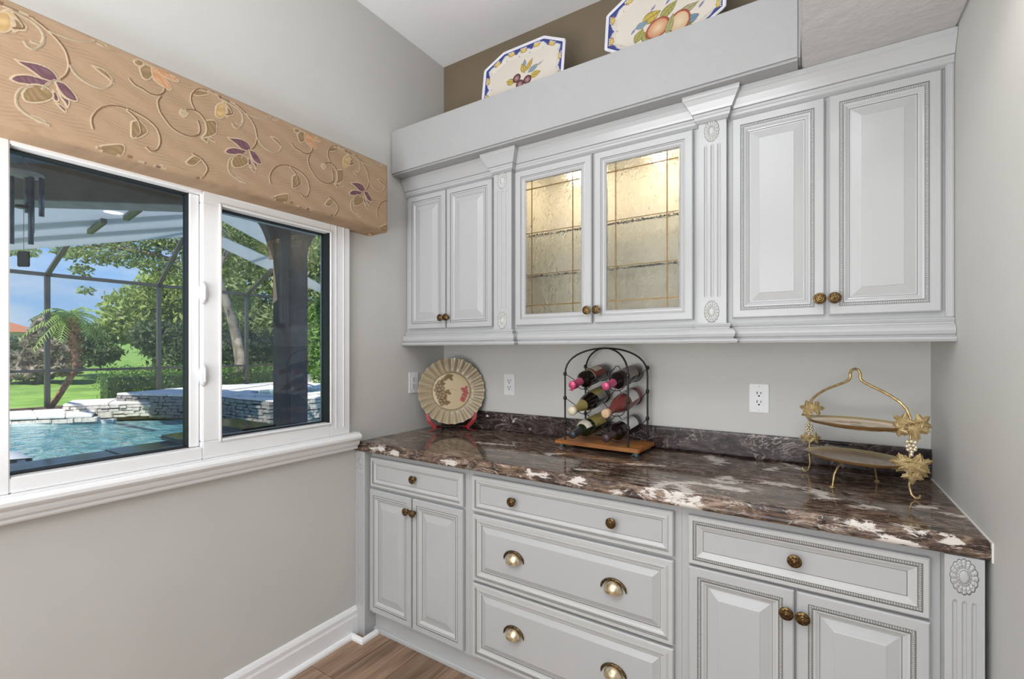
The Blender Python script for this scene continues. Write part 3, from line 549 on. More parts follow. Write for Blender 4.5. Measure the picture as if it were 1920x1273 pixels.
def dec(s): return [tuple(int(q)/1000 for q in p.split(',')) for p in s.split()]
va = root('window_valance', 'tan brocade cornice valance with purple leaves and scrolling vines above the window', 'valance', (0, -1.4, 2.08))
VY0, VY1, VZ0, VZ1, VX = -2.05, -.563, 1.916, 2.241, .14
R_ = .016; prof = [(.002, VZ0)]+[(VX-R_+R_*sin(t), VZ0+R_-R_*cos(t)) for t in np.linspace(0, pi/2, 5)]+[(VX, z) for z in np.linspace(VZ0+R_+.0015, VZ1-.03, 250)]+[(VX-.028+.028*cos(t), VZ1-.028+.028*sin(t)) for t in np.linspace(.05, pi/2, 9)]+[(.002, VZ1)]
ys = np.r_[np.linspace(VY0, VY1-.012, 1250), VY1-.012+.012*np.sin(np.linspace(.2, pi/2, 5))]
PX = np.array([p[0] for p in prof]); PZ = np.array([p[1] for p in prof])
dy = np.where(ys > VY1-.012, (.012-np.sqrt(np.clip(.012**2-(ys-VY1+.012)**2, 0, None))), 0)
V = np.stack([np.minimum(PX[:, None]*np.ones(len(ys)), VX-dy[None, :]), np.ones(len(PX))[:, None]*ys[None, :], PZ[:, None]*np.ones(len(ys))], -1).reshape(-1, 3)
P2 = V[:, 1:3].copy(); k_ = P2[:, 1] < VZ0+.02; P2[k_, 1] -= (VX-V[k_, 0])*.9; k_ = P2[:, 1] > VZ1-.03; P2[k_, 1] += (VX-V[k_, 0])*.7; C = np.tile(np.array([.375, .250, .152]), (len(V), 1)); hgt = np.zeros(len(V))
wv = .5+.5*np.sin(P2[:, 1]*700+6*np.sin(P2[:, 0]*16)+3*np.sin(P2[:, 0]*41+P2[:, 1]*30)); wv *= .5+.5*np.sin(P2[:, 0]*37+P2[:, 1]*90); C *= (1-.17*wv[:, None]*1.0)
PAL = {'p': ((.115, .045, .060), (.17, .085, .10)), 'o': ((.20, .125, .055), (.30, .20, .10)), 'g': ((.40, .25, .10), (.55, .38, .18)), 'r': ((.44, .20, .09), (.56, .33, .17)), 'c': ((.40, .30, .18), (.48, .37, .24))}
CREAM = np.array([.50, .39, .26]); BRN = np.array([.17, .09, .045]); SH = .5115
for n in (-1, 0, 1, 2):
    for k, s in PETALS:
        q = np.array(smooth_line(dec(s)+dec(s)[:1], 4)) if k != 'x' else 0; q = q.mean(0)+(q-q.mean(0))*1.14; q[:, 0] += SH*n; lo, hi = q.min(0)-.01, q.max(0)+.01
        ix = np.where((P2[:, 0] > lo[0]) & (P2[:, 0] < hi[0]) & (P2[:, 1] > lo[1]) & (P2[:, 1] < hi[1]))[0]
        if not len(ix): continue
        pp = P2[ix]; ins = inside(pp, q); dd = seg_dist(pp, np.vstack([q, q[:1]])); a, c = map(np.array, PAL[k])
        t = np.clip(dd/.009, 0, 1)[:, None]*(.6+.4*np.sin(pp[:, 0]*170+pp[:, 1]*240+5*np.sin(pp[:, 0]*60)))[:, None]
        C[ix[ins]] = (a+(c-a)*t)[ins]; ed = (dd < .0019) ; C[ix[ed]] = CREAM*.95; hgt[ix[ins | ed]] = .0012
for n in (-1, 0, 1, 2):
    for k, s in STEMS:
        q = np.array(smooth_line(dec(s), 5)); q[:, 0] += SH*n; lo, hi = q.min(0)-.008, q.max(0)+.008
        ix = np.where((P2[:, 0] > lo[0]) & (P2[:, 0] < hi[0]) & (P2[:, 1] > lo[1]) & (P2[:, 1] < hi[1]))[0]
        if not len(ix): continue
        pp = P2[ix]; dd = seg_dist(pp, q); d2 = seg_dist(pp+np.array([.0022, .0022]), q)
        m1 = dd < .0021; m2 = (d2 < .0024) & ~m1
        C[ix[m2]] = CREAM*.95; C[ix[m1]] = BRN if k == 'b' else CREAM*.62; hgt[ix[m1 | m2]] = .0010
fr_ = V[:, 0] > VX-.002; V[fr_, 0] += hgt[fr_]; 
V[:, 0] += np.where(fr_, .0012*np.sin(V[:, 1]*9+V[:, 2]*40)*np.sin(V[:, 2]*23+2), 0)
arr_mesh('fabric_cover', V, gridfaces(len(prof), len(ys)), 'brocade', va, C)
m, nt, b = mat('brocade_plain', (.37, .247, .15), .8)
MB().box(.0015, VX-.006, VY1-.004, VY1-.0015, VZ0+.004, VZ1-.004).build('end_return', 'brocade_plain', va)
MB().box(.001, VX-.012, VY0, VY1-.005, VZ1-.012, VZ1-.003).build('top_board', 'brocade_plain', va)
MB().lathe([(0, 0), (.009, .002), (.011, .008), (.008, .014), (0, .016)], 12, Matrix.Translation((.05, VY1-.03, VZ0-.014))).build('fabric_knot', 'brocade_plain', va)

# ------------------------------------------------------------ painted octagonal platters
def ell(P, c, rx, rz, ang=0):
    a = radians(ang); d = P-np.array(c); u = d[:, 0]*cos(a)+d[:, 1]*sin(a); w = -d[:, 0]*sin(a)+d[:, 1]*cos(a); return np.hypot(u/rx, w/rz)
def paint_ell(C, P, c, rx, rz, ang, fill, edge=None, core=None, ew=.82):
    e = ell(P, c, rx, rz, ang); C[e < 1] = fill
    if core is not None: t = np.clip(1-e/.75, 0, 1)[:, None]; k = e < .75; C[k] = (np.array(fill)*(1-t)+np.array(core)*t)[k]
    if edge is not None: C[(e < 1) & (e > ew)] = edge
def leafp(C, P, c, l, w, ang, fill, vein):
    a = radians(ang); d = P-np.array(c); u = (d[:, 0]*cos(a)+d[:, 1]*sin(a))/l; v_ = (-d[:, 0]*sin(a)+d[:, 1]*cos(a))/w
    k = (np.abs(u) < 1) & (np.abs(v_) < (1-u*u)*(1-.25*u)); C[k] = fill
    C[k & (np.abs(v_) > (1-u*u)*(1-.25*u)*.80)] = vein; C[k & (np.abs(v_) < .07)] = vein; C[k & (np.abs(np.sin(u*9+np.abs(v_)*3)) < .16)] = np.array(vein)*.6+np.array(fill)*.4
YEL, OLV, VN, BLU, SKY_, MAR, BR2 = (.52, .38, .07), (.34, .33, .10), (.18, .13, .03), (.035, .05, .22), (.20, .32, .42), (.12, .03, .035), (.30, .07, .035)
def platter(name, label, cx, cz, hw, hh, cutx, cutz, y0, tilt, kind):
    o = root(name, label, 'platter', (cx, y0, cz-hh), 'painted octagonal platters')
    oc = np.array([(hw, hh-cutz), (hw-cutx, hh), (-hw+cutx, hh), (-hw, hh-cutz), (-hw, -hh+cutz), (-hw+cutx, -hh), (hw-cutx, -hh), (hw, -hh+cutz)])
    na, nr = 320, 96; th = np.linspace(0, 2*pi, na, endpoint=False); B = []
    for t in th:
        d = np.array([cos(t), sin(t)]); best = 1e9
        for a, c in zip(oc, np.roll(oc, -1, 0)):
            n_ = np.array([c[1]-a[1], -(c[0]-a[0])]); n_ = n_*np.sign(n_ @ a); q = (n_ @ a)/max(n_ @ d, 1e-9) if n_ @ d > 1e-9 else 1e9; best = min(best, q)
        B.append(d*best)
    B = np.array(B); r = np.linspace(0, 1, nr)**.85; P = (r[:, None, None]*B[None]).reshape(-1, 2)
    dd = seg_dist(P, np.vstack([oc, oc[:1]])); C = np.tile(np.array([.66, .60, .53]), (len(P), 1))
    angp = np.arctan2(P[:, 1]/hh, P[:, 0]/hw); sc = np.abs(np.sin(angp*7))
    C[(dd < .020+.013*(1-sc)) & (dd > .010)] = BLU; C[dd < .0105] = (.74, .72, .80)
    C[(np.abs(dd-.012) < .0012)] = (.02, .03, .12)
    bn = np.where((dd > .020+.013*(1-sc)) & (dd < .0225+.013*(1-sc)))[0]; C[bn] = (.45, .50, .62)
    for t in np.arange(14)*2*pi/14+pi/14:
        d = np.array([cos(t)*hw, sin(t)*hh]); k = int(((t/(2*pi)) % 1)*na); bq = B[k]; tt = (bq/np.hypot(*bq)); e = B[(k+3) % na]-B[k-3]; an = math.degrees(math.atan2(e[1], e[0])); c = bq-tt*.027
        nn = tt
        paint_ell(C, P, c, .020, .0085, an, YEL, (.30, .12, .03), (.62, .50, .16)); 
        for s in (-.014, -.005, .005, .014):
            ed = e/np.hypot(*e); paint_ell(C, P, c+ed*s+nn*.009, .0035, .0035, 0, (.70, .66, .60))
    for t in np.arange(14)*2*pi/14:
        k = int(((t/(2*pi)) % 1)*na); bq = B[k]; paint_ell(C, P, bq*(1-.045/np.hypot(*bq)), .0028, .0028, 0, (.15, .15, .28))
    if kind == 1:
        P = (P-np.array([0, .042]))/1.3
        for c, l, w_, an, f_ in (((-.052, -.028), .022, .013, -20, YEL), ((.0, .012), .024, .012, 110, YEL), ((.026, .018), .026, .010, 60, (.55, .36, .09)), ((.004, .032), .016, .007, 95, SKY_), ((.045, -.003), .026, .011, 25, SKY_), ((.055, -.030), .024, .013, 10, YEL), ((.07, .006), .02, .004, 20, (.40, .45, .48))): leafp(C, P, c, l, w_, an, f_, VN)
        for c in ((-.026, -.021), (-.010, -.050), (.022, -.042)): paint_ell(C, P, c, .0175, .018, 0, MAR, (.06, .015, .02), (.45, .28, .26), .8)
    else:
        for c, l, w_, an, f_ in (((-.047, .006), .042, .026, 20, YEL), ((-.095, -.060), .034, .019, 60, OLV), ((-.066, -.078), .034, .018, 110, OLV), ((.04, -.070), .05, .020, 80, (.36, .36, .18)), ((-.085, -.015), .030, .015, 15, SKY_), ((.115, -.068), .030, .02, 15, (.12, .25, .38)), ((-.02, -.112), .036, .014, 10, (.15, .32, .42)), ((.022, .010), .046, .020, 40, OLV), ((.095, -.020), .05, .018, 20, (.36, .33, .2)), ((.10, -.10), .026, .016, 70, (.12, .18, .06))): leafp(C, P, c, l, w_, an, f_, VN)
        paint_ell(C, P, (.068, -.062), .042, .052, -15, (.60, .42, .25), BR2, (.68, .56, .38)); paint_ell(C, P, (-.018, -.055), .052, .043, 35, (.55, .26, .14), BR2, (.70, .52, .34)); leafp(C, P, (.03, -.06), .05, .014, 75, (.34, .35, .16), VN)
        for c in ((-.12, -.03), (-.105, -.105), (.02, .05), (.15, -.02), (-.04, .045)): leafp(C, P, c, .016, .005, 50, (.22, .25, .40), (.08, .1, .2))
    P = (r[:, None, None]*B[None]).reshape(-1, 2)
    depth = np.where(dd < .045, .0+.014*np.clip(dd/.045, 0, 1)**1.5, .014)+np.where(dd < .045, 0, .0)
    T = Matrix.Translation((cx, y0, cz)) @ Matrix.Rotation(radians(tilt), 4, 'X')
    def tf(q, off): A = np.c_[q[:, 0], off, q[:, 1]]; R3 = np.array(T.to_3x3()); return A @ R3.T+np.array(T.translation)
    V = tf(P, depth); arr_mesh('dish', V, gridfaces(nr, na, True)[:, ::-1], 'painted_ceramic', o, C)
    rim = MB().tube([tuple(p) for p in tf(B[::2]*1.0, np.full(len(B[::2]), .002))], .0042, 6, 0, True).build('rolled_rim', 'ceramic_white', o)
    bk = tf(B[::4], np.full(len(B[::4]), .004)); bk2 = tf(B[::4]*.75, np.full(len(B[::4]), .022)); mb = MB().grid([list(map(tuple, bk)), list(map(tuple, bk2))], 0, True, closev=True); mb.add(list(map(tuple, bk2)), [tuple(range(len(bk2)))]); mb.build('dish_back', 'ceramic_white', o)
    return o
mat('ceramic_white', (.74, .73, .78), .15); mat('easel_black', (.02, .018, .015), .5)
platter('painted_platter', 'octagonal platter with blue rim and small dark plums, left on the ledge', .660, 2.672, .2275, .172, .113, .060, -.2, -8, 1)
platter('painted_platter', 'octagonal platter with blue rim and two large peaches, right on the ledge', 1.330, 2.727, .238, .165, .130, .085, -.2, -8, 2)
for x, zb, lb in ((.66, 2.505, 'plum'), (1.33, 2.564, 'peach')):
    e = root('plate_easel', 'small black easel under the %s platter' % lb, 'easel', (x, -.19, 2.4916))
    for s in (-1, 1):
        MB().tube([(x+s*.07, -.24, zb-.002 if zb-2.4916 > .03 else 2.503), (x+s*.07, -.235, 2.4975), (x+s*.06, -.16, 2.4965), (x+s*.03, -.145, 2.60), (x+s*.01, -.125, 2.70)], .004, 6).build('leg', 'easel_black', e)
    MB().tube([(x-.075, -.172, zb-.003 if zb > 2.53 else 2.4965), (x+.075, -.172, zb-.003 if zb > 2.53 else 2.4965)], .004, 6).build('crossbar', 'easel_black', e)

# ------------------------------------------------------------ scalloped plate on red stand
pc = Vector((.178, -.143, 1.131)); pr_ = .181; ang = math.atan2(.648, .773); T = Matrix.Translation(pc) @ Matrix.Rotation(ang, 4, 'Z') @ Matrix.Rotation(radians(-11), 4, 'X')
na, nr = 288, 70; th = np.linspace(0, 2*pi, na, endpoint=False); r = np.linspace(0, 1, nr); RR, TT = np.meshgrid(r, th, indexing='ij')
fl_ = np.cos(TT*26+.4*np.sin(3*TT)); q = np.clip((RR-.60)/.40, 0, 1); rad = RR*pr_*(1+.012*fl_*q)
dp = .020*np.clip((1-RR)/.4, 0, 1)**1.0*np.where(RR > .6, 1, 0)+np.where(RR <= .6, .020+.003*np.clip(1-np.abs(RR-.58)/.04, 0, 1), 0)-.0050*fl_*np.sin(np.clip(q*1.1, 0, 1)*pi/2)
L2_ = np.stack([rad*np.cos(TT), rad*np.sin(TT)], -1).reshape(-1, 2); C = np.tile(np.array([.60, .47, .30]), (na*nr, 1)); rr_ = RR.ravel(); tt_ = TT.ravel()
rimc = np.array([.46, .37, .24]); k = rr_ > .575; shade = (.93+.14*np.sin(tt_*26+1.2+.4*np.sin(3*tt_)))[:, None]; mot = (.92+.1*np.sin(tt_*91+rr_*60)*np.sin(rr_*83+tt_*37))[:, None]
C[k] = (rimc*shade*mot)[k]; C[(rr_ > .565) & (rr_ < .592)] = (.26, .19, .10)
C[(rr_ > .985)] = (.50, .42, .29)
D1, D2 = (.10, .065, .025), (.22, .16, .07)
for c, l, w_, an in (((-.005, .083), .026, .013, 10), ((-.022, .074), .022, .011, 60), ((.004, .070), .018, .009, -50), ((-.045, .05), .025, .010, 75), ((-.035, .040), .014, .007, 30)): leafp(C, L2_, (c[0]-.008, c[1]), l, w_, an, D2, D1)
for c in ((-.070, .048), (-.082, .030), (-.062, .028), (-.088, .008), (-.070, .008), (-.052, .016), (-.078, -.014), (-.058, -.010), (-.070, -.034), (-.052, -.036), (-.062, -.056), (-.04, -.052), (-.048, -.006), (-.045, -.024), (-.03, -.066), (-.055, -.070)): paint_ell(C, L2_, (c[0]*.98+.002, c[1]), .0125, .0115, 0, (.27, .20, .12), D1, (.36, .28, .18), .8)
for c, l, w_, an in (((-.022, -.002), .016, .010, 40), ((-.012, -.012), .012, .008, -20), ((-.030, -.030), .02, .006, 80), ((-.02, -.062), .016, .010, -5)): leafp(C, L2_, c, l, w_, an, (.28, .15, .07), D1)
for c in ((.062, .012), (.076, .010), (.086, .020), (.070, .0), (.085, .002), (.078, -.014), (.090, -.012), (.068, -.020), (.082, -.028), (.062, -.036), (.074, -.042), (.058, -.048), (.068, -.054)): paint_ell(C, L2_, (c[0]*.96, c[1]), .0085, .008, 0, (.42, .08, .085), (.30, .035, .045), (.52, .2, .18))
for a in np.linspace(0, 1, 5): paint_ell(C, L2_, (.0+.03*a, .012-.008*a), .010, .0012, 10*a, (.48, .36, .21))
R3 = np.array(T.to_3x3()); V = np.c_[L2_[:, 0], dp.ravel(), L2_[:, 1]] @ R3.T+np.array(T.translation)
sp = root('decorative_plate', 'cream scalloped plate painted with brown leaves and pink grapes', 'plate', (pc.x, pc.y, .953))
arr_mesh('plate_face', V, gridfaces(nr, na, True)[:, ::-1], 'painted_ceramic', sp, C)
ix = (nr-1)*na+np.arange(0, na, 4); e0 = [tuple(V[i]) for i in ix]; nrm = T.to_3x3() @ Vector((0, 1, 0)); e1 = [tuple(Vector(p)+nrm*.005) for p in e0]; cen = T @ Vector((0, 0, 0)); e2 = [tuple(cen+(Vector(p)-cen)*.62+nrm*.030) for p in e0]
mb = MB().grid([e0, e1, e2], 0, True, closev=True); mb.add(e2, [tuple(range(len(e2)))]); mb.build('plate_back', 'label_cream', sp)
st = root('plate_stand', 'red lacquered plate stand holding the scalloped plate', 'stand', (pc.x, pc.y, .914))
R0 = Matrix.Translation((pc.x, pc.y, 0)) @ Matrix.Rotation(ang, 4, 'Z')
for s in (-1, 1):
    prof = [(.100, 1.012, .010), (.098, .995, .013), (.092, .975, .017), (.080, .955, .019), (.070, .942, .015), (.068, .930, .010), (.077, .922, .009), (.090, .9175, .008), (.094, .9145, .007)]
    mb = MB(); P = []
    for xx, z, wd in prof:
        xx *= 1.30; wd *= 1.45
        yb = -.022-(.012 if z < .96 else .016*(1-(z-.96)/.05)+.0); P.append([R0 @ Vector((s*(xx-wd/2-(.0)), yb-.008+.0, z)), R0 @ Vector((s*(xx+wd/2), yb-.008, z)), R0 @ Vector((s*(xx+wd/2), yb+.008, z)), R0 @ Vector((s*(xx-wd/2), yb+.008, z))])
    mb.grid(P, 0, False, closev=True); mb.add(P[0], [(0, 1, 2, 3)]); mb.add(P[-1], [(0, 1, 2, 3)]); mb.build('front_leg', 'mahogany_red', st, bevel=.0015)
    MB().tube([R0 @ Vector((s*.085, -.03, .938)), R0 @ Vector((s*.055, .02, .932)), R0 @ Vector((s*.045, .075, .9175))], .0065, 6).build('rear_leg', 'mahogany_red', st)
MB().tube([R0 @ Vector((-.085, .0, .936)), R0 @ Vector((.085, .0, .936))], .004, 8).build('crossbar', 'easel_black', st)
MB().tube([R0 @ Vector((0, .018, .934)), R0 @ Vector((0, .050, 1.03)), R0 @ Vector((0, .062, 1.09))], .006, 8).build('back_support', 'mahogany_red', st)

# ------------------------------------------------------------ wine rack with six bottles
rk = root('wine_rack', 'black wire wine rack with crossed hoops on a wooden board', 'wine rack', (1.06, -.13, .914))
bw = Matrix.Translation((1.057, -.131, 0)) @ Matrix.Rotation(radians(-2.5), 4, 'Z')
for k in range(6):
    y0 = -.0945+k*.0315; MB().box(-.188, .188, y0+.0004, y0+.0311, .9335, .9475).xf(bw).build('board_slat', 'rack_wood', rk, bevel=.0012)
MB().box(-.196, .196, -.1035, -.095, .930, .9475).xf(bw).build('board_edge', 'rack_wood', rk, bevel=.003)
MB().box(.1885, .197, -.0945, .0945, .930, .9475).xf(bw).build('board_edge', 'rack_wood', rk, bevel=.003)
for x, y in ((-.17, -.083), (.18, -.088), (.17, .075), (-.17, .075)):
    c = bw @ Vector((x, y, 0)); mb = MB().lathe([(.004, .932), (.010, .930), (.012, .925), (.008, .921), (.011, .917), (.006, .9142), (0, .9142)], 10, Matrix.Translation((c.x, c.y, 0)))
    for a in range(3): mb.tube([(c.x, c.y, .927), (c.x+.012*cos(a*2.1-1), c.y+.012*sin(a*2.1-1), .922), (c.x+.017*cos(a*2.1-1), c.y+.017*sin(a*2.1-1), .9155)], .003, 5)
    mb.build('foot', 'verdigris', rk)
FLp, FRp, BLp, BRp = (.902, -.212), (1.198, -.224), (.930, -.048), (1.228, -.050)
def hoop(a, c):
    a, c = Vector(a), Vector(c); P = [(a.x, a.y, .948+.3*i/6) for i in range(6)]
    P += [(*(a+(c-a)*(.5-.5*cos(pi*i/20))), 1.240+.122*sin(pi*i/20)**.82) for i in range(21)]
    P += [(c.x, c.y, .948+.3*(5-i)/6) for i in range(6)]; return MB().tube(P, .0042, 8).build('hoop', 'wrought_iron', rk)
hoop(FLp, BRp); hoop(BLp, FRp)
cols = ((.995, 1.012), (1.145, 1.163)); LV = ((1.222, 1.251), (1.113, 1.146), (1.005, 1.026))
for (pl_, pr2, yi) in ((FLp, FRp, 0), (BLp, BRp, 1)):
    for zf, zb in LV:
        z = (zf, zb)[yi]+.024; zc = z-.024; c1x, c2x = cols[0][yi], cols[1][yi]; xm = (c1x+c2x)/2; r_ = .0415
        pts = [(pl_[0], pl_[1], z)]
        y_ = (pl_[1]+pr2[1])/2
        for cx in (c1x, c2x):
            pts += [(cx+r_*cos(t), y_, zc+.000+r_*sin(t)) for t in np.linspace(pi*1.02, pi*1.98, 11)]
            if cx == c1x: pts += [(xm-.013, y_, z-.006), (xm-.008, y_, z+.004), (xm+.008, y_, z+.004), (xm+.013, y_, z-.006)]
        pts.append((pr2[0], pr2[1], z)); MB().tube(pts, .0019, 6).build('cradle_wire', 'wrought_iron', rk)
        for p in (pl_, pr2):
            MB().lathe([(.0045, -.009), (.0078, -.005), (.0085, 0), (.0078, .005), (.0045, .009)], 10, Matrix.Translation((p[0], p[1], z))).build('collar', 'wrought_iron', rk)
def bottle(label, base, neck, glass, foil, lab, style=0, extra=None):
    b0, n0 = Vector(base), Vector(neck); d = (n0-b0).normalized(); Ln = (n0-b0).length; Q = Matrix.Translation(b0) @ d.to_track_quat('Z', 'Y').to_matrix().to_4x4()
    o = root('wine_bottle', label, 'bottle', b0, 'wine bottles in the rack')
    if style == 0: pf = [(0, .004), (.030, 0), (.0355, .004), (.037, .010), (.037, .175), (.035, .190), (.028, .203), (.019, .214), (.0150, .226), (.0143, Ln-.012)]
    else: pf = [(0, .004), (.032, 0), (.038, .004), (.0395, .012), (.0395, .130), (.037, .155), (.030, .185), (.022, .210), (.0165, .235), (.0150, Ln-.012)]
    def rad(t):
        for (r0, t0), (r1, t1) in zip(pf, pf[1:]):
            if t0 <= t <= t1 and t1 > t0: return r0+(r1-r0)*(t-t0)/(t1-t0)
        return pf[-1][0]
    MB().lathe(pf, 32, Q, cap=False).build('bottle_glass', glass, o, weld=True)
    fs = .222 if style == 0 else (.200 if foil != 'cork' else Ln-.024)
    ts = list(np.linspace(fs, Ln-.014, 6)); pp = [(rad(t)+.0010, t) for t in ts]+[(.0165, Ln-.013), (.0170, Ln-.004), (.0155, Ln), (0, Ln+.0004)]
    MB().lathe(pp, 24, Q, cap=False).build('foil', foil, o, weld=True)
    # label: upper part of the body
    up = Q.inverted().to_3x3() @ Vector((0, -.2, 1)); a0 = math.atan2(up.y, up.x)
    def lab_(n_, t0, t1, half, mt, dr=.0006):
        P = [[Q @ Vector(((rad(t)+dr)*cos(a0+a), (rad(t)+dr)*sin(a0+a), t)) for a in np.linspace(-half, half, 20)] for t in np.linspace(t0, t1, 6)]
        MB().grid(P).build(n_, mt, o)
    lab_('label', .045, .145 if style == 0 else .12, 1.5, lab[0])
    if len(lab) > 1: lab_('label_panel', .058, .128, .8, lab[1], .0011)
    if extra: extra(o, Q, Ln, rad, lab_)
    return o
def x1(o, Q, Ln, rad, lab_):
    lab_('label_band', .148, .153, 1.6, 'label_cream', .0008)
    mb = MB(); P = []
    for i, t in enumerate(np.linspace(-.012, .052, 8)):
        w_ = .012+.004*sin(i); P.append([Q @ Vector((0, 0, Ln-.035+t))+Vector((sx*w_, -.002, -.0150-.003*abs(sx)*i*.3)) for sx in (-1, -.4, .4, 1)])
    mb.grid(P); ob = mb.build('foil_flap', 'foil_pink', o)
def x5(o, Q, Ln, rad, lab_): lab_('neck_label', .172, .205, 1.2, 'label_cream', .0008)
def x3(o, Q, Ln, rad, lab_): MB().lathe([(.0180, Ln-.016), (.0195, Ln-.008), (.0175, Ln+.003), (.009, Ln+.007), (0, Ln+.008)], 20, Q, cap=False).build('cork_cap', 'cream_top', o, weld=True)
def x4(o, Q, Ln, rad, lab_): MB().lathe([(.0168, Ln-.022), (.0175, Ln-.010), (.0178, Ln+.0005), (.011, Ln+.001), (0, Ln-.002)], 20, Q, cap=False).build('cork_cap', 'cork', o, weld=True)
(a0_, a1_), (c0_, c1_) = (cols[0], cols[1]); ybk, yfr = -.03, -.318
def bz(r_): zf, zb = LV[r_]; s = (zb-zf)/.166; return zb+s*.018, zf-s*.10
for r_, cc, lb, gl_, fo, la, sty, ex in (
    (0, 0, 'dark wine bottle with loose pink foil and red label, top left in the rack', 'bottle_dark', 'foil_pink', ('label_red', 'label_cream'), 0, x1),
    (0, 1, 'dark wine bottle with bright pink foil, top right in the rack', 'bottle_dark', 'foil_pink', ('label_grey',), 0, None),
    (1, 0, 'dark champagne bottle with gold foil neck, middle left in the rack', 'bottle_dark', 'foil_gold', ('label_grey', 'label_olive'), 1, x3),
    (1, 1, 'dusky rose bottle with cork top, middle right in the rack', 'bottle_rose', 'cork', ('label_white',), 1, x4),
    (2, 0, 'dark green bottle with olive label and black foil, bottom left in the rack', 'bottle_green', 'foil_black', ('label_olive',), 0, x5),
    (2, 1, 'dark bottle with plum foil and white label, bottom right in the rack', 'bottle_dark', 'foil_plum', ('label_white',), 0, None)):
    zb_, zf_ = bz(r_); xa, xb = cols[cc]; sx = (xb-xa)/.166
    bottle(lb, (xb+sx*.018, ybk, zb_), (xa-sx*.10, yfr, zf_), gl_, fo, la, sty, ex)

# ------------------------------------------------------------ two-tier tray
A0, A1 = Vector((1.834, -.150)), Vector((2.088, -.322)); tcn = (A0+A1)/2; dv = (A1-A0).normalized(); nv = Vector((-dv.y, dv.x)); HL = (A1-A0).length/2
tr_ = root('tiered_stand', 'brass two-tier stand with arched handle, grape leaves and grape clusters', 'stand', (tcn.x, tcn.y, .914))
def tp(s, n_, z): v_ = tcn+dv*s+nv*n_; return Vector((v_.x, v_.y, z))
for z in (1.104, .992):
    MB().tube([tp((HL-.014)*cos(t)*.62, .060*sin(t), z) for t in np.linspace(0, 2*pi, 49)[:-1]], .0028, 6, 0, True).build('plate_ring', 'gold_metal', tr_)
hd = [(1, 1.150), (.93, 1.178), (.82, 1.196), (.66, 1.213), (.50, 1.226), (.34, 1.237), (.20, 1.247), (.125, 1.255), (.095, 1.264), (.10, 1.277), (.07, 1.288), (0, 1.292)]
pts = [tp(-HL*s, 0, z) for s, z in hd]+[tp(HL*s, 0, z) for s, z in hd[::-1][1:]]
MB().tube(pts, .0043, 8).build('handle', 'gold_metal', tr_)
for s in (-1, 1):
    MB().tube([tp(s*HL, 0, 1.152), tp(s*HL*1.0, 0, 1.10), tp(s*HL*.985, 0, 1.04), tp(s*HL, 0, .99), tp(s*(HL-.004), 0, .95), tp(s*(HL+.002), 0, .926), tp(s*(HL+.012), 0, .9175), tp(s*(HL+.022), 0, .921), tp(s*(HL+.024), 0, .930)], .0032, 8).build('end_post', 'gold_metal', tr_)
    for z in (1.104, .992): MB().tube([tp(s*HL, 0, z), tp(s*(HL-.014)*.60, 0, z)], .0026, 6).build('bracket', 'gold_metal', tr_)
    MB().tube([tp(s*.006, s*.058, .992), tp(s*.008, s*.080, .972), tp(s*.008, s*.093, .955), tp(s*.008, s*.098, .935), tp(s*.008, s*.102, .9185)], .0028, 8).lathe([(0, 0), (.009, .0002), (.008, .003), (.0035, .006)], 12, Matrix.Translation(tp(s*.008, s*.103, .9145))).build('side_leg', 'gold_metal', tr_)
vari('leaf_gold', (.46, .345, .165), (.30, .205, .085), .42, 90, .5, .002, 300, metal=.35)
def gleaf(c, nrm, up, size, par, mt='leaf_gold'):
    nrm = Vector(nrm).normalized(); up = Vector(up); up = (up-nrm*up.dot(nrm)).normalized(); rt = up.cross(nrm); nr, na = 7, 60; P = []
    for i in range(nr):
        row = []
        for j in range(na):
            t = 2*pi*j/na; lobe = .50+.50*abs(cos(2.5*(t-pi/2)))**1.3; ser = 1+.09*cos(t*20)*(i/(nr-1)); rr = size*lobe*ser*(i/(nr-1))
            h = size*(.07*cos(10*(t-pi/2))*(i/(nr-1))-.20*(i/(nr-1))**2); row.append(Vector(c)+rt*rr*cos(t)+up*rr*sin(t)+nrm*h)
        P.append(row)
    m_ = MB().grid(P, 0, True, closev=True); P2_ = [[p-nrm*.0018 for p in r_] for r_ in P]; m_.grid(P2_, 0, True, closev=True); m_.grid([P[-1], P2_[-1]], 0, False, closev=True)
    return m_.build('vine_leaf', mt, par)
cam_d = Vector((-.14, -.98, .12))
e1 = tp(HL, 0, 0); e0_ = tp(-HL, 0, 0)
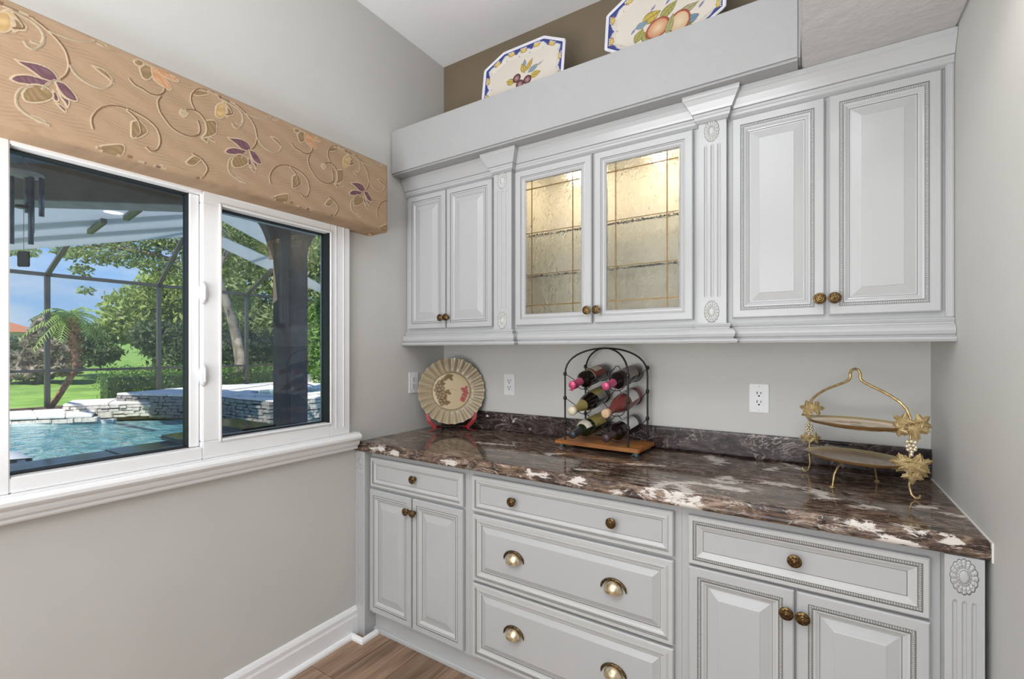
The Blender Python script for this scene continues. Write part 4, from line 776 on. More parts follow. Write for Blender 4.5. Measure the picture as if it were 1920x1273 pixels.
for c, n_, u_, s in (((e1.x+.006, e1.y-.012, 1.122), (-.1, -1, .15), (.2, 0, -1), .036), ((e1.x-.022, e1.y-.010, 1.142), (-.4, -1, .2), (-.8, 0, .6), .026), ((e1.x+.028, e1.y-.006, 1.142), (.4, -1, .2), (.8, 0, .7), .027), ((e1.x-.030, e1.y-.016, 1.118), (-.6, -1, 0), (-1, 0, -.2), .022),
                    ((e1.x-.002, e1.y-.016, 1.012), (-.1, -1, .15), (.0, 0, -1), .037), ((e1.x-.024, e1.y-.012, 1.018), (-.4, -1, .1), (-1, 0, .1), .028), ((e1.x+.024, e1.y-.012, 1.020), (.3, -1, .1), (1, 0, .4), .030), ((e1.x+.018, e1.y-.014, .998), (.3, -1, 0), (1, 0, -.6), .026), ((e1.x+.002, e1.y-.016, .985), (0, -1, 0), (0, 0, -1), .026),
                    ((e0_.x-.006, e0_.y-.008, 1.150), (-.4, -1, .3), (-.3, 0, 1), .026), ((e0_.x+.022, e0_.y-.010, 1.150), (.3, -1, .3), (.3, 0, 1), .026), ((e0_.x-.008, e0_.y-.01, 1.128), (-.5, -1, 0), (-1, 0, -.4), .020),
                    ((e0_.x-.010, e0_.y-.008, 1.040), (-.3, -1, 0), (-1, 0, .2), .020), ((e0_.x+.018, e0_.y-.008, 1.042), (.3, -1, 0), (1, 0, .2), .020)):
    gleaf(c, n_, u_, s, tr_)
mat('pearl_gold', (.72, .64, .48), .22, .5)
for e, zt, k in ((e1, 1.082, 1.0), (e0_, 1.085, .85)):
    mb = MB()
    for i, (dx, dz) in enumerate(((-.009, 0), (.0, .002), (.009, 0), (-.0045, -.010), (.0055, -.010), (-.010, -.013), (.011, -.014), (-.001, -.019), (.008, -.021), (-.007, -.023), (.001, -.029), (0, -.037))):
        mb.lathe([(.0055*sin(t)*k, .0055*cos(t)*k) for t in np.linspace(0, pi, 7)], 10, Matrix.Translation((e.x+dx*k, e.y-.008-(i % 3)*.002, zt+dz*k)), cap=False)
    tag(mb.build('grape_cluster', 'pearl_gold', tr_), kind='stuff')
def oval(label, z, seed, tint):
    o = root('oval_plate', label, 'plate', (tcn.x, tcn.y, z), 'oval plates on the tiered stand'); na, nr = 120, 36; th = np.linspace(0, 2*pi, na, endpoint=False)
    r = np.linspace(0, 1, nr); RR, TT = np.meshgrid(r, th, indexing='ij'); a_, b_ = HL-.008, .116; lx, ly = RR*a_*np.cos(TT), RR*b_*np.sin(TT)
    h = .003+.0115*np.clip((RR-.82)/.18, 0, 1)**1.1; P = np.stack([lx, ly], -1).reshape(-1, 2); rr_ = RR.ravel(); C = np.tile(np.array(tint), (na*nr, 1))
    for c, l, w_, an, f_ in (((-.05, .02), .03, .014, 20, (.28, .10, .07)), ((.02, -.01), .035, .014, -15, (.24, .17, .06)), ((.07, .02), .025, .012, 50, (.34, .14, .10)), ((-.02, .04), .028, .011, -30, (.26, .22, .09)), ((-.07, -.025), .024, .010, 10, (.3, .2, .1)), ((.05, -.045), .02, .009, 60, (.3, .12, .1))): leafp(C, P, c, l, w_, an, f_, (.12, .06, .03))
    C[rr_ > .90] = (.42, .33, .16); C[rr_ > .975] = (.56, .48, .30)
    W3 = np.c_[tcn.x+P[:, 0]*dv.x+P[:, 1]*nv.x, tcn.y+P[:, 0]*dv.y+P[:, 1]*nv.y, z+h.ravel()]
    arr_mesh('plate_top', W3, gridfaces(nr, na, True), 'painted_ceramic', o, C)
    rim = [tuple(W3[(nr-1)*na+i]) for i in range(na)]; lo = [((p[0]-tcn.x)*.76+tcn.x, (p[1]-tcn.y)*.76+tcn.y, z) for p in rim]; md = [((p[0]-tcn.x)*.95+tcn.x, (p[1]-tcn.y)*.95+tcn.y, z+.005) for p in rim]
    mb = MB().grid([rim, md, lo], 0, True, closev=True); mb.add(lo, [tuple(range(na))]); mb.build('plate_base', 'glaze_brown', o); return o
mat('glaze_brown', (.22, .12, .045), .2)
oval('upper oval plate with pale cream painted face on the brass stand', 1.1072, 1, (.78, .64, .50)); oval('lower oval plate with olive brown painted face on the brass stand', .9952, 2, (.30, .20, .12))

# ------------------------------------------------------------ outside: lanai
CX, CY, CZc = 1.8373, -2.1216, 1.3521
def prism(name, pts, z0, z1, mt, parent=None, bevel=0):
    n = len(pts); zt = z1 if isinstance(z1, (list, tuple)) else [z1]*n; zb = z0 if isinstance(z0, (list, tuple)) else [z0]*n
    return MB().add([(x, y, z) for (x, y), z in zip(pts, zb)]+[(x, y, z) for (x, y), z in zip(pts, zt)], [tuple(range(n))[::-1], tuple(range(n, 2*n))]+[(i, (i+1) % n, n+(i+1) % n, n+i) for i in range(n)]).build(name, mt, parent, bevel=bevel)
struct(prism('floor_lanai', [(-4.3, -6), (-.161, -6), (-.161, 6), (-4.3, 6)], -.25, -.02, 'travertine'), 'pale paved lanai floor outside the window', 'paving')
struct(prism('ceiling_lanai', [(-.161, -6), (-.161, 3.2), (-3.45, 3.2), (-3.25, .9), (-2.78, -.02), (-4.1, -1.12), (-4.1, -6)], 2.962, 3.02, 'lanai_ceiling'), 'blue grey painted lanai ceiling outside the window', 'ceiling')
bm_ = root('lanai_beam', 'dark grey stucco lanai header beam seen at the top of the left pane', 'beam', (-4, -1.1, 2.65)); bm_['kind'] = 'structure'
hd0, hd1 = Vector((-4.6, -1.60)), Vector((-2.71, -.07)); pn = Vector((-.631, .776))
prism('beam_face', [tuple(hd0), tuple(hd1), tuple(hd1+pn*.03), tuple(hd0+pn*.03)], 2.655, 2.961, 'lanai_beam', bm_)
prism('beam_soffit', [tuple(hd0+pn*.03), tuple(hd1+pn*.03), tuple(hd1+pn*.28), tuple(hd0+pn*.28)], 2.66, 2.961, 'lanai_beam_lit', bm_)  # underside drawn paler to imitate light reaching it from outside
def archwall(p0, p1, zs, za, zt, th, mt, parent):
    p0, p1 = Vector(p0), Vector(p1); d = (p1-p0).normalized(); n_ = Vector((-d.y, d.x))*th; k = 28; m_ = MB(); L = (p1-p0).length
    for i in range(k):
        a, c = .5-.5*cos(pi*i/k), .5-.5*cos(pi*(i+1)/k)
        za_, zc_ = zs+(za-zs)*sqrt(max(0, 1-(2*a-1)**2)), zs+(za-zs)*sqrt(max(0, 1-(2*c-1)**2)); A, Cc = p0+d*L*a, p0+d*L*c
        m_.add([(A.x, A.y, za_), (Cc.x, Cc.y, zc_), (Cc.x, Cc.y, zt), (A.x, A.y, zt), (A.x+n_.x, A.y+n_.y, za_), (Cc.x+n_.x, Cc.y+n_.y, zc_), (Cc.x+n_.x, Cc.y+n_.y, zt), (A.x+n_.x, A.y+n_.y, zt)], [(0, 1, 2, 3), (5, 4, 7, 6), (4, 5, 1, 0), (3, 2, 6, 7)])
    return m_.build('arch', mt, parent, weld=True)
lc = root('lanai_column', 'dark brown lanai column with arches springing from it, outside the right pane', 'column', (-3.09, .96, -.02)); lc['kind'] = 'structure'
cc = Vector((-3.09, .96)); v1 = Vector((.848, -.53))*.175; v2 = Vector((.53, .848))*.175
prism('shaft', [tuple(cc+v1), tuple(cc+v2), tuple(cc-v1), tuple(cc-v2)], -.02, 2.961, 'lanai_beam', lc)
prism('pier', [(-2.72, -.16), (-2.60, -.02), (-2.74, .06), (-2.86, -.06)], -.02, 2.961, 'lanai_beam', lc)
archwall((-2.70, -.02), tuple(cc-v2*.95), 2.36, 2.79, 2.961, .06, 'lanai_beam', lc)
archwall(tuple(cc+v2*.95), (-3.35, 2.25), 2.36, 2.86, 2.961, .06, 'lanai_beam', lc)
# outdoor bar
ob = root('outdoor_bar', 'black granite outdoor bar counter just outside the window', 'counter', (-.45, -1.6, -.02))
MB().box(-.60, -.20, -2.9, -.55, -.02, .899).build('bar_base', 'lanai_beam', ob)
MB().box(-.66, -.165, -2.9, -1.392, .90, .932).build('granite_slab', 'granite_black', ob, bevel=.004)
MB().box(-.69, -.165, -1.388, -.5, .90, .932).build('granite_slab', 'granite_black', ob, bevel=.004)
gr = root('grill', 'black grill with low raised lid on the outdoor bar', 'grill', (-.5, -.95, .9325))
MB().box(-.74, -.22, -1.17, -.86, .9325, .955).build('grill_base', 'granite_black', gr, bevel=.008)
MB().box(-.72, -.30, -1.02, -.84, .9555, .998).build('lid', 'granite_black', gr, bevel=.012)
# wind chime
wx, wy = -2.43, -1.285; wc = root('wind_chime', 'grey metal wind chime hanging outside the left window pane', 'wind chime', (wx, wy, 1.92))
MB().tube([(wx+.016*cos(t), wy, 2.61+.016*sin(t)) for t in np.linspace(0, 2*pi, 17)[:-1]], .003, 6, 0, True).build('hanging_ring', 'black_rubber', wc)
MB().tube([(wx, wy, 2.628), (wx, wy, 2.96)], .0015, 5).build('cord', 'chime_disc', wc)
MB().lathe([(0, 2.480), (.095, 2.480), (.098, 2.487), (.095, 2.495), (0, 2.495)], 32, Matrix.Translation((wx, wy, 0)), cap=False).build('top_disc', 'chime_disc', wc)
s_ = MB()
for i in range(3): s_.tube([(wx, wy, 2.596), (wx+.07*cos(i*2.1+.4), wy+.07*sin(i*2.1+.4), 2.495)], .0012, 4)
tag(s_.build('strings', 'chime_disc', wc), kind='stuff')
lat = Vector((.773, .648))
for k, (du, dz) in enumerate(((-.072, 2.14), (-.024, 2.035), (.012, 2.11), (.064, 2.035), (-.045, 2.24), (.035, 2.22))):
    off = (.0, -.04, .03, -.02, .06, .06)[k]; px_, py_ = wx+lat.x*du-lat.y*off*-1, wy+lat.y*du+lat.x*off
    MB().lathe([(.0115, dz), (.0135, dz), (.0135, 2.468), (.0115, 2.468)], 14, Matrix.Translation((px_, py_, 0))).build('chime_tube', 'chime_metal', wc)
MB().lathe([(0, 2.268), (.045, 2.268), (.045, 2.280), (0, 2.280)], 24, Matrix.Translation((wx, wy, 0)), cap=False).build('striker', 'black_rubber', wc)
MB().tube([(wx, wy, 2.478), (wx, wy, 1.99)], .0015, 5).build('cord', 'chime_disc', wc)
MB().box(-.036, .036, -.006, .006, -.055, .045).xf(Matrix.Translation((wx, wy, 1.945)) @ Matrix.Rotation(math.atan2(.648, .773), 4, 'Z')).build('sail', 'black_rubber', wc, bevel=.005)

# ------------------------------------------------------------ pool, copings, spa
ground = MB(); gx = np.concatenate([np.linspace(-4.3, -30, 26), np.linspace(-34, -140, 20)]); gy = np.linspace(-60, 110, 60)
def gz(x, y): d = max(0, -x-19); return -.30+min(.16, max(0, (-x-12.6)*.4))+min(2.3, .052*d)+.0*y
ground.grid([[(x, y, gz(x, y)) for y in gy] for x in gx]); struct(ground.build('ground_lawn', 'lawn'), 'green lawn rising gently beyond the pool', 'lawn')
PL = [(-4.4, -5), (-12.4, -5), (-11.9, -.9), (-11.42, .3), (-10.45, 1.75), (-9.6, 2.55), (-8.6, 2.85), (-8.1, 3.0), (-7.1, 3.1), (-6.5, 4.3), (-4.4, 4.6)]
pw = tag(prism('pool_water', PL, -.30, -.15, 'pool_water'), 'rippled turquoise swimming pool water outside the window', 'pool', kind='structure')
prism_near = struct(prism('paving_pool_edge', [(-4.4, -6), (-4.301, -6), (-4.301, 6), (-4.4, 6)], -.3, -.04, 'travertine'), 'pool edge at the lanai', 'paving')
pwall = root('pool_wall', 'stepped stacked-stone pool wall with pale coping slabs', 'wall', (-11, 1.5, -.15)); pwall['kind'] = 'structure'
unit = MB().box(-.5, .5, -.5, .5, -.5, .5).build('stone_mesh', 'ledge_stone', bevel=.06); bpy.data.objects.remove(unit)
unitd = bpy.data.meshes['stone_mesh']; unit2 = unitd.copy(); unit2.materials[0] = M['ledge_stone_shaded']
def stones(p0, p1, z0, z1, par, dark=False, rh=.065, ll=(.10, .30)):
    p0, p1 = Vector(p0), Vector(p1); d = (p1-p0); L = d.length; d.normalize(); a = math.atan2(d.y, d.x); nrow = max(1, round((z1-z0)/rh)); h = (z1-z0)/nrow
    for r_ in range(nrow):
        s = -random.random()*.1
        while s < L:
            l = random.uniform(*ll); e = min(s+l, L); s2 = max(s, 0)
            if e-s2 > .05:
                o = bpy.data.objects.new('stone', unit2 if dark else unitd); COL.objects.link(o); o.parent = par; c = p0+d*((s2+e)/2)
                o.location = Vector((c.x, c.y, z0+h*(r_+.5)+random.uniform(-.010, .010)))-origin(par); o.scale = (e-s2-.006, .10+random.uniform(0, .07), h*random.uniform(.75, 1.02)); o.rotation_euler = (random.uniform(-.05, .05), random.uniform(-.03, .03), a+random.uniform(-.05, .05))
            s = e+.0
def coping(inner, outer, z, par, n, th=.055):
    inner = [Vector(p) for p in inner]; outer = [Vector(p) for p in outer]
    def at_(L, t):
        t *= len(L)-1; i = min(int(t), len(L)-2); return L[i]+(L[i+1]-L[i])*(t-i)
    for k in range(n):
        a, c = (k+.008)/n, (k+.992)/n; q = [at_(inner, a), at_(inner, c), at_(outer, c), at_(outer, a)]
        prism('coping_slab', [tuple(p) for p in q], z-th, z, 'travertine', par, bevel=.012)
# low level
coping([(-11.95, -3.0), (-11.42, .28), (-10.55, 1.30)], [(-13.2, -3.0), (-12.9, .35), (-12.3, 1.9)], .03, pwall, 6)
stones((-11.93, -3), (-11.50, .28), -.12, -.03, pwall, False, .09); stones((-11.50, .28), (-10.55, 1.4), -.12, -.03, pwall)
prism('tile_band', [(-11.88, -3), (-11.36, .30), (-10.43, 1.60), (-10.55, 1.70), (-11.5, .33), (-12.0, -3)], -.17, -.09, 'pool_tile', pwall)
# middle level
coping([(-11.62, 1.10), (-10.60, 2.36)], [(-12.6, 1.5), (-11.9, 3.0)], .20, pwall, 2)
stones((-11.66, 1.14), (-10.62, 2.42), -.12, .145, pwall); prism('wall_core', [(-11.7, 1.3), (-10.7, 2.5), (-12, 3), (-12.5, 1.5)], -.2, .14, 'coping_edge', pwall)
# upper level
coping([(-11.50, 1.98), (-9.62, 2.74)], [(-12.2, 4.6), (-11.2, 5.4)], .38, pwall, 3)
stones((-11.48, 2.03), (-9.62, 2.79), -.15, .325, pwall, True); prism('wall_core', [(-11.5, 2.1), (-9.7, 2.85), (-11.2, 5.3), (-12.3, 4.6)], -.2, .32, 'coping_edge', pwall)  # darkened stones: tree shade painted into this wall
sp_ = root('spa', 'raised stone spa with pale coping beside the pool', 'spa', (-8.9, 4.3, -.15)); sp_['kind'] = 'structure'
SB = [(-9.70, 2.95), (-9.3, 3.15), (-8.25, 3.10), (-7.15, 3.18), (-6.9, 4.4), (-7.6, 6.6), (-11.4, 7.4), (-11.2, 5.35)]
prism('spa_body', SB, -.25, .33, 'coping_edge', sp_); 
stones((-9.60, 2.86), (-9.28, 3.09), -.15, .32, sp_, True); stones((-9.28, 3.09), (-8.25, 3.04), -.15, .32, sp_, True); stones((-8.25, 3.04), (-7.13, 3.12), -.15, .32, sp_, True); stones((-7.09, 3.18), (-6.84, 4.4), -.15, .32, sp_); stones((-6.84, 4.4), (-7.5, 6.5), -.15, .32, sp_)  # front courses use the darkened stone, shade painted in
sc0 = Vector((-8.55, 4.35)); 
ring = [(sc0.x+1.15*cos(t), sc0.y+1.15*sin(t)) for t in np.linspace(0, 2*pi, 17)]; rin = [(sc0.x+.82*cos(t), sc0.y+.82*sin(t)) for t in np.linspace(0, 2*pi, 17)]
coping(rin, ring, .40, sp_, 16); prism('spa_deck', [(-9.72, 2.9), (-9.3, 3.08), (-8.25, 3.02), (-7.1, 3.1), (-6.8, 4.4), (-7.5, 6.7), (-11.45, 7.5), (-11.25, 5.35)], .331, .355, 'travertine', sp_)
prism('spa_water', rin[:-1], .356, .362, 'pool_water', sp_)
struct(prism('paving_back', [(-11.5, 5.5), (-11.5, 12), (-13.2, 12), (-13.2, 3.6), (-12.4, 3.2)], -.2, .30, 'travertine'), 'pale paving behind the spa', 'paving')
mulch = struct(prism('planting_bed', [(-12.7, -.2), (-12.4, 1.9), (-13.9, 2.4), (-14.0, -.1)], -.25, -.02, 'mulch'), 'brown mulch bed around the palm', 'ground')
lo = root('pool_lounger', 'white pool lounger end beyond the bar, at the lower left of the window', 'lounger', (-5.0, -1.2, -.02))
P = [(-.02, .10), (.0, .28), (.25, .30), (.6, .29), (1.0, .31), (1.4, .44)]
MB().grid([[(-5.3+w_, -.78-a, z) for a, z in P] for w_ in (0, .03, .57, .6)]).grid([[(-5.3+w_, -.78-a, z-.04) for a, z in P] for w_ in (0, .6)]).build('seat', 'lounger_white', lo)
for x in (-5.27, -4.76):
    for y in (-.85, -1.9): MB().box(x, x+.04, y-.03, y+.03, -.02, .27).build('leg', 'lounger_white', lo, bevel=.006)

# ------------------------------------------------------------ screen enclosure
en = root('screen_enclosure', 'bronze framed pool screen enclosure beyond the pool', 'enclosure', (-13, 3, -.1)); en['kind'] = 'structure'
ex = -13.0
for y, z0 in ((-3.4, -.1), (-1.05, -.1), (1.17, .03), (3.36, .30), (5.69, .30), (8.2, .30), (10.8, .30)): MB().box(ex-.05, ex+.05, y-.045, y+.045, z0, 3.08).build('post', 'bronze_alu', en)
MB().box(ex-.05, ex+.05, -3.4, 11, 3.06, 3.14).build('eave_beam', 'bronze_alu', en)
MB().box(ex-.03, ex+.03, -3.4, 11, .85, .91).build('chair_rail', 'bronze_alu', en)
def bar(name, a, c, w_, mt, par): return MB().tube([a, c], w_, 4).build(name, mt, par)
for a, c in (((ex, 1.17, 3.1), (-11.5, 1.25, 3.84)), ((ex, 3.36, 3.1), (-11.5, 3.43, 4.43)), ((ex, 5.69, 3.1), (-7.88, 3.53, 3.07)), ((ex, 8.2, 3.1), (-11.5, 8.4, 3.9)),
             ((-11.5, 1.25, 3.84), (-7.5, 1.5, 4.2)), ((-11.5, 3.43, 4.43), (-7.4, 2.9, 4.3)), ((-11.5, -1.1, 3.84), (-7.5, -1.2, 4.2)), ((ex, -1.05, 3.1), (-11.5, -1.1, 3.84))):
    bar('rafter', a, c, .055, 'bronze_alu', en)
for a, c in (((168, 435), (195, 414)), ((236, 409), (261, 391))):
    A, Cc = [(CX+k_*(-.5386+.8426*(u-960)/874.5), CY+k_*(.8426+.5386*(u-960)/874.5), 3.5) for u, v in (a, c) for k_ in ((3.5-CZc)*874.5/(656.9-v),)]; bar('rafter', A, Cc, .055, 'bronze_alu', en)
ys_ = [-3.4, -1.05, 1.17, 3.36, 5.69, 8.2, 10.8]
for a, c in zip(ys_, ys_[1:]):
    MB().add([(ex, a+.05, .35), (ex, c-.05, .35), (ex, c-.05, 3.05), (ex, a+.05, 3.05)], [(0, 1, 2, 3)]).build('screen_mesh', 'insect_screen', en)
rs = root('roof_panels', 'pale translucent roof panels over the pool side of the lanai', 'roof', (-8, 1.5, 3.4)); rs['kind'] = 'structure'
for q, z in (([(-8.3, -.40), (-6.0, 1.45), (-6.46, 1.72), (-10.8, .12)], 3.62), ([(-10.3, .0), (-6.30, 1.62), (-7.1, 2.0), (-11.95, .32)], 3.58), ([(-11.5, .22), (-6.9, 1.92), (-7.586, 2.228), (-12.9, .51)], 3.54),
             ([(-5.073, 1.137), (-6.11, 2.598), (-7.385, 3.355), (-5.944, 1.548)], 3.42), ([(-7.0, 2.05), (-8.5, 4.05), (-10.141, 4.992), (-7.881, 2.461)], 3.40), ([(-6.2, 2.75), (-6.6, 3.5), (-7.6, 4.2), (-7.4, 3.5)], 3.42), ([(-8.7, 4.3), (-9.2, 5.3), (-11.0, 6.3), (-10.3, 5.2)], 3.40), ([(-9.763, 5.6), (-11.994, 8.031), (-13.502, 9.138), (-11.342, 6.471)], 3.38)):
    prism('roof_panel', q, z-.02, z, 'roof_sheet', rs)

# ------------------------------------------------------------ planting
def cloud(name, blobs, n, size, mt, par=None, flat=.6, seed=1):
    """leaves scattered on/in ellipsoid clumps: (x, y, z, rx, ry, rz)"""
    g = np.random.default_rng(seed); B = np.array(blobs, float); w_ = (B[:, 3]*B[:, 4]*B[:, 5])**(2/3); idx = g.choice(len(B), n, p=w_/w_.sum()); b_ = B[idx]
    d = g.normal(size=(n, 3)); d /= np.linalg.norm(d, axis=1)[:, None]; r_ = g.random(n)**.35*(1+.18*g.normal(size=n)*.5); c = b_[:, :3]+d*b_[:, 3:]*r_[:, None]
    u = g.normal(size=(n, 3)); u /= np.linalg.norm(u, axis=1)[:, None]; v_ = np.cross(u, g.normal(size=(n, 3))); v_ /= np.linalg.norm(v_, axis=1)[:, None]
    s = size*(.6+.8*g.random(n))[:, None]; V = np.stack([c-u*s, c-v_*s*flat*.6, c+u*s, c+v_*s*flat*.6], 1).reshape(-1, 3)
    return arr_mesh(name, V, np.arange(n*4).reshape(n, 4), mt, par, smooth=False)
def tree(name, label, base, trunk, blobs, n, size, mt, seed, group='trees beyond the pool', tr=.1, bark='bark', branches=()):
    t = root(name, label, 'tree' if 'bush' not in name else 'bush', base, group)
    if trunk:
        k = len(trunk); MB().tube(smooth_line(trunk, 5), [tr*(1-.55*i/((k-1)*5)) for i in range((k-1)*5+1)], 8).build('trunk', bark, t)
    for b_ in branches: MB().tube(smooth_line(b_, 4), [tr*.45*(1-.7*i/((len(b_)-1)*4)) for i in range((len(b_)-1)*4+1)], 6).build('branch', bark, t)
    cloud('foliage', blobs, n, size, mt, t, seed=seed); return t
def sp3(u, v, k): l = (u-960)/874.5; return (CX+k*(-.5386+.8426*l), CY+k*(.8426+.5386*l), CZc+k*(656.9-v)/874.5)
tree('leafy_tree', 'bushy yellow-green tree left of the mullion, beyond the hedge', (-24, 7.2, 0), [(-24, 7.2, -.1), (-24.1, 7.3, 2), (-24, 7.2, 3.5)], [(-24.2, 6.6, 3.2, 1.3, 1.3, 1.0), (-24, 7.6, 3.9, 1.5, 1.4, 1.0), (-23.8, 8.4, 3.0, 1.4, 1.5, 1.1), (-24, 6.9, 2.3, 1.4, 1.4, .8), (-23.5, 8.8, 4.0, 1.5, 1.5, 1.0), (-24.4, 6.0, 2.6, .8, .8, .5), (-24, 9.5, 2.6, 1.4, 1.6, 1.2), (-24, 7.4, 4.6, .8, .8, .5)], 9000, .15, 'leaf_bright', 3)
tree('shade_tree', 'dark rounded tree in front of the bushy yellow-green tree', (-21, 6.6, 0), [(-21, 6.6, -.1), (-21, 6.7, 1.5)], [(-21, 6.2, 1.9, .9, .9, .7), (-21, 7.2, 1.7, 1.1, 1.1, .8), (-21, 8.0, 2.0, 1, 1, .9)], 5000, .12, 'leaf_dark', 4)
oak = tree('oak_tree', 'tall oak with pale leaning trunk and branches over the pool', (-12.9, 6.15, 0), [(-15.1, 6.7, -.1), (-14.9, 6.3, 2.0), (-14.9, 5.6, 4.2), (-14.6, 4.6, 6.8)],
    [(*sp3(330, 450, 15), .8, .9, .5), (*sp3(290, 450, 15), .7, .7, .45), (*sp3(240, 480, 15), .75, .8, .40), (*sp3(300, 500, 15), .7, .7, .30), (*sp3(350, 510, 15), .6, .6, .5), (*sp3(170, 480, 14.5), .55, .7, .28), (*sp3(130, 470, 14.5), .45, .5, .22), (*sp3(200, 450, 15), .7, .8, .3), (*sp3(270, 415, 15), 1, 1, .4), (*sp3(40, 470, 14.5), .5, .5, .2), (*sp3(155, 508, 14.5), .3, .3, .2), (*sp3(160, 545, 14.5), .25, .25, .12),
     (*sp3(430, 440, 17), 1.0, 1.0, .7), (*sp3(480, 430, 17), 1, 1, .7), (*sp3(440, 490, 17), 1.1, 1.1, .6), (*sp3(600, 440, 16), 1, 1, .8)], 9500, .085, 'leaf_oak', 5, tr=.20,
    branches=([(-14.9, 5.9, 3.4), sp3(365, 505, 15), sp3(300, 480, 15), sp3(250, 470, 15), sp3(243, 440, 15)], [sp3(300, 480, 15), sp3(200, 462, 15), sp3(130, 465, 14.6)], [(-14.9, 5.7, 4.0), sp3(430, 450, 16), sp3(380, 400, 15)]))
tree('leaning_tree', 'pale leaning trunk with leaves seen at the left edge of the right pane', (-15.3, 6.1, 0), [(-15.3, 6.0, 0), sp3(452, 690, 16), sp3(440, 620, 16.2), sp3(415, 560, 16.5), sp3(395, 490, 17)], [(*sp3(400, 470, 18), 1, 1, .6), (*sp3(420, 560, 19), 1.0, 1.0, .5)], 3000, .11, 'leaf_bright', 6, tr=.17)
tree('dense_trees', 'dense mass of green trees filling the view behind the right pane', (-26, 16, 0), None,
     [(*sp3(u, v, k), 2.2, 2.2, 1.7) for u, v, k in ((400, 640, 27), (430, 580, 27), (470, 640, 26), (480, 560, 28), (520, 620, 27), (560, 640, 26), (600, 600, 26), (640, 640, 26), (420, 500, 29), (480, 480, 29), (540, 500, 29), (600, 520, 27), (640, 480, 27), (370, 600, 30), (440, 430, 29), (600, 450, 29), (350, 560, 30))], 26000, .19, 'leaf_oak', 7, group='trees beyond the pool')
tree('dense_bush', 'dark green undergrowth behind the hedge in the right pane', (-19, 10, 0), None, [(*sp3(u, 660, 20), 1.6, 1.6, .9) for u in (350, 400, 450, 500, 550, 600, 640)], 9000, .13, 'leaf_dark', 8, group='bushes beyond the pool')
hb = [(-14.7, y, z, .42, .45, .26) for y in np.arange(2.9, 11, .38) for z in (.12, .42, .68)]
hg = root('clipped_hedge', 'low clipped green hedge behind the pool enclosure', 'hedge', (-14.7, 6, -.1)); cloud('foliage', hb, 15000, .045, 'leaf_hedge', hg, seed=9); prism('hedge_core', [(-15, 2.7), (-14.45, 2.7), (-14.45, 11), (-15, 11)], -.15, .6, 'leaf_dark', hg)  # solid dark box fills the inside of the hedge
tree('far_trees', 'distant line of green trees across the lawn', (-75, 14, 0), None, [(*sp3(u, 650-dv_, 62), 3.0, 3.0, 1.9) for u, dv_ in ((130, 8), (150, 14), (170, 8), (190, 14), (205, 18), (225, 16), (245, 20), (265, 18), (290, 16), (110, 14), (95, 10), (70, 10), (45, 6), (20, 4), (320, 18), (350, 16))], 15000, .42, 'leaf_far', 10)
tree('dry_bush', 'tangle of dry brown and cream palm leaves at the left of the lawn', (-16.6, 2, 0), [sp3(70, 740, 18), sp3(75, 690, 18), sp3(72, 630, 18)], [(*sp3(45, 680, 18), .55, .6, .45), (*sp3(70, 640, 18), .5, .45, .5), (*sp3(105, 665, 18), .6, .6, .55), (*sp3(125, 690, 18), .45, .5, .3), (*sp3(60, 700, 18), .9, .9, .25), (*sp3(80, 610, 18), .3, .3, .3)], 3400, .15, 'leaf_dry', 11, group='bushes beyond the pool', tr=.12)
tree('green_bush', 'loose green bush behind the palm trunk', (-20, 4, 0), None, [(*sp3(160, 640, 20), .9, .9, .6), (*sp3(180, 670, 20), .8, .8, .4), (*sp3(110, 610, 20), .9, .8, .6), (*sp3(30, 650, 22), .9, .9, .5), (*sp3(195, 660, 20), .7, .7, .4)], 4200, .11, 'leaf_dark', 12, group='bushes beyond the pool')
tree('leafy_bush', 'bright green bush beside the column at the right edge of the window', (-13.8, 8, 0), None, [(*sp3(600, 640, 15), .5, .5, .8), (*sp3(610, 700, 14.5), .4, .4, .4), (*sp3(590, 600, 15.5), .5, .5, .5), (*sp3(615, 580, 15.5), .5, .5, .6)], 3000, .09, 'leaf_hedge', 13, group='bushes beyond the pool')
# palm
pm = root('palm_tree', 'small palm with curved trunk on the lawn beyond the pool', 'palm', (-13.2, 1.35, -.05))
tkp = smooth_line([(-13.25, 1.25, -.05), (-13.2, 1.45, .35), (-13.12, 1.68, .95), (-13.1, 1.66, 1.6), (-13.1, 1.62, 2.15)], 6); nk = len(tkp)
MB().tube(tkp, [.06+.02*i/nk+.055*max(0, i/nk-.55)*2 for i in range(nk)], 10).build('trunk', 'bark_palm', pm)
bt = MB(); g = np.random.default_rng(3)
for i in range(150):
    t = .45+.55*g.random(); p = Vector(tkp[min(nk-1, int(t*(nk-1)))]); a = g.random()*2*pi; r_ = .07+.05*t; q = p+Vector((cos(a)*r_, sin(a)*r_, 0)); w_ = .035; e = q+Vector((cos(a)*.07, sin(a)*.07, .09)); sd = Vector((-sin(a), cos(a), 0))*w_
    bt.add([q-sd, q+sd, e], [(0, 1, 2)])
tag(bt.build('boots', 'bark_palm', pm), kind='stuff')
fr2 = []
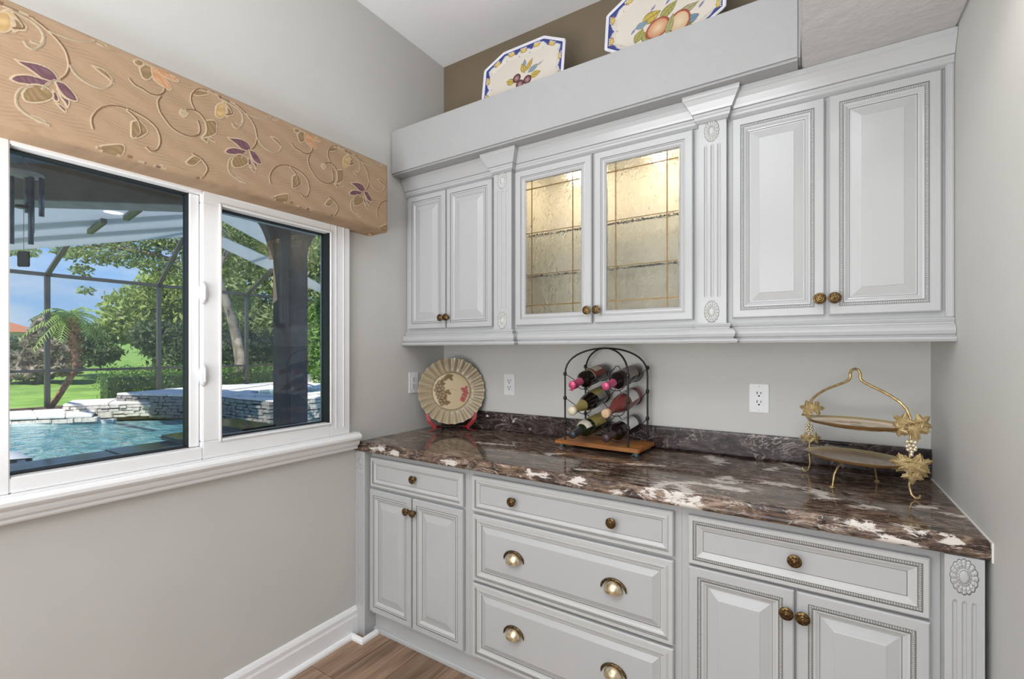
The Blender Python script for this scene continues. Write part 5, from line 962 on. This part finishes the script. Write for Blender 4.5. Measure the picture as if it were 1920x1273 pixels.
for i in range(26):
    a = i*2.399+.3; el = .95-.065*i if i < 22 else -.4; L = .72+.2*g.random(); P0 = Vector((-13.1, 1.62, 2.2)); pts = []
    for s in np.linspace(0, 1, 9): pts.append(P0+Vector((cos(a)*L*s*cos(max(el, -.2)*.8), sin(a)*L*s*cos(max(el, -.2)*.8), L*(s*sin(el)*.9-.62*s*s))))
    m_ = MB().tube(pts, .008, 4)
    for j in range(1, 9):
        for kk in (0, .5):
            if j+kk > 8: continue
            p = pts[j] if kk == 0 else (pts[j]+pts[min(j+1, 8)])*.5; t = (pts[j]-pts[j-1]).normalized(); sd = t.cross(Vector((0, 0, 1))).normalized()
            ln = .22*sin(pi*(.15+.8*(j+kk)/9.5))
            for s in (-1, 1):
                e = p+sd*s*ln*.75+t*ln*.5+Vector((0, 0, -.35*ln)); w_ = t*.013; m_.add([p-w_, p+w_, e], [(0, 1, 2)])
    m_.build('frond', 'leaf_palm', pm)
# house, potted plant
hs_ = root('house', 'distant house with red tiled roof at the left edge of the window', 'house', sp3(20, 657, 42)); hx, hy, _ = sp3(18, 657, 42)
box('walls', (hx-5, hx+4, hy-6, hy+.9, 0, 2.9), 'stucco_far', hs_)
MB().add([(hx-5.6, hy-6.6, 2.9), (hx+4.6, hy-6.6, 2.9), (hx+4.6, hy+1.5, 2.9), (hx-5.6, hy+1.5, 2.9), (hx-2, hy-3.2, 4.9), (hx+1, hy-3.2, 4.9)], [(0, 1, 5, 4), (1, 2, 5), (2, 3, 4, 5), (3, 0, 4), (3, 2, 1, 0)]).build('roof', 'roof_tile_red', hs_)
ppx, ppy = -11.75, 6.95; pp_ = root('potted_plant', 'spiky green plant in a white pot behind the spa', 'plant', (ppx, ppy, .356))
MB().lathe([(0, .301), (.10, .301), (.17, .58), (.18, .60), (.155, .60), (.10, .40), (0, .40)], 20, Matrix.Translation((ppx, ppy, 0)), cap=False).build('pot', 'pot_white', pp_)
m_ = MB()
for i in range(40):
    a = i*2.4; L = .45+.15*g.random(); el = .3+1.0*g.random(); p = Vector((ppx, ppy, .55)); e = p+Vector((cos(a)*cos(el), sin(a)*cos(el), sin(el)))*L; md = (p+e)/2+Vector((0, 0, .04)); sd = Vector((-sin(a), cos(a), 0))*.03; m_.add([p, md-sd, e, md+sd], [(0, 1, 2, 3)])
tag(m_.build('leaves', 'leaf_hedge', pp_), kind='stuff')
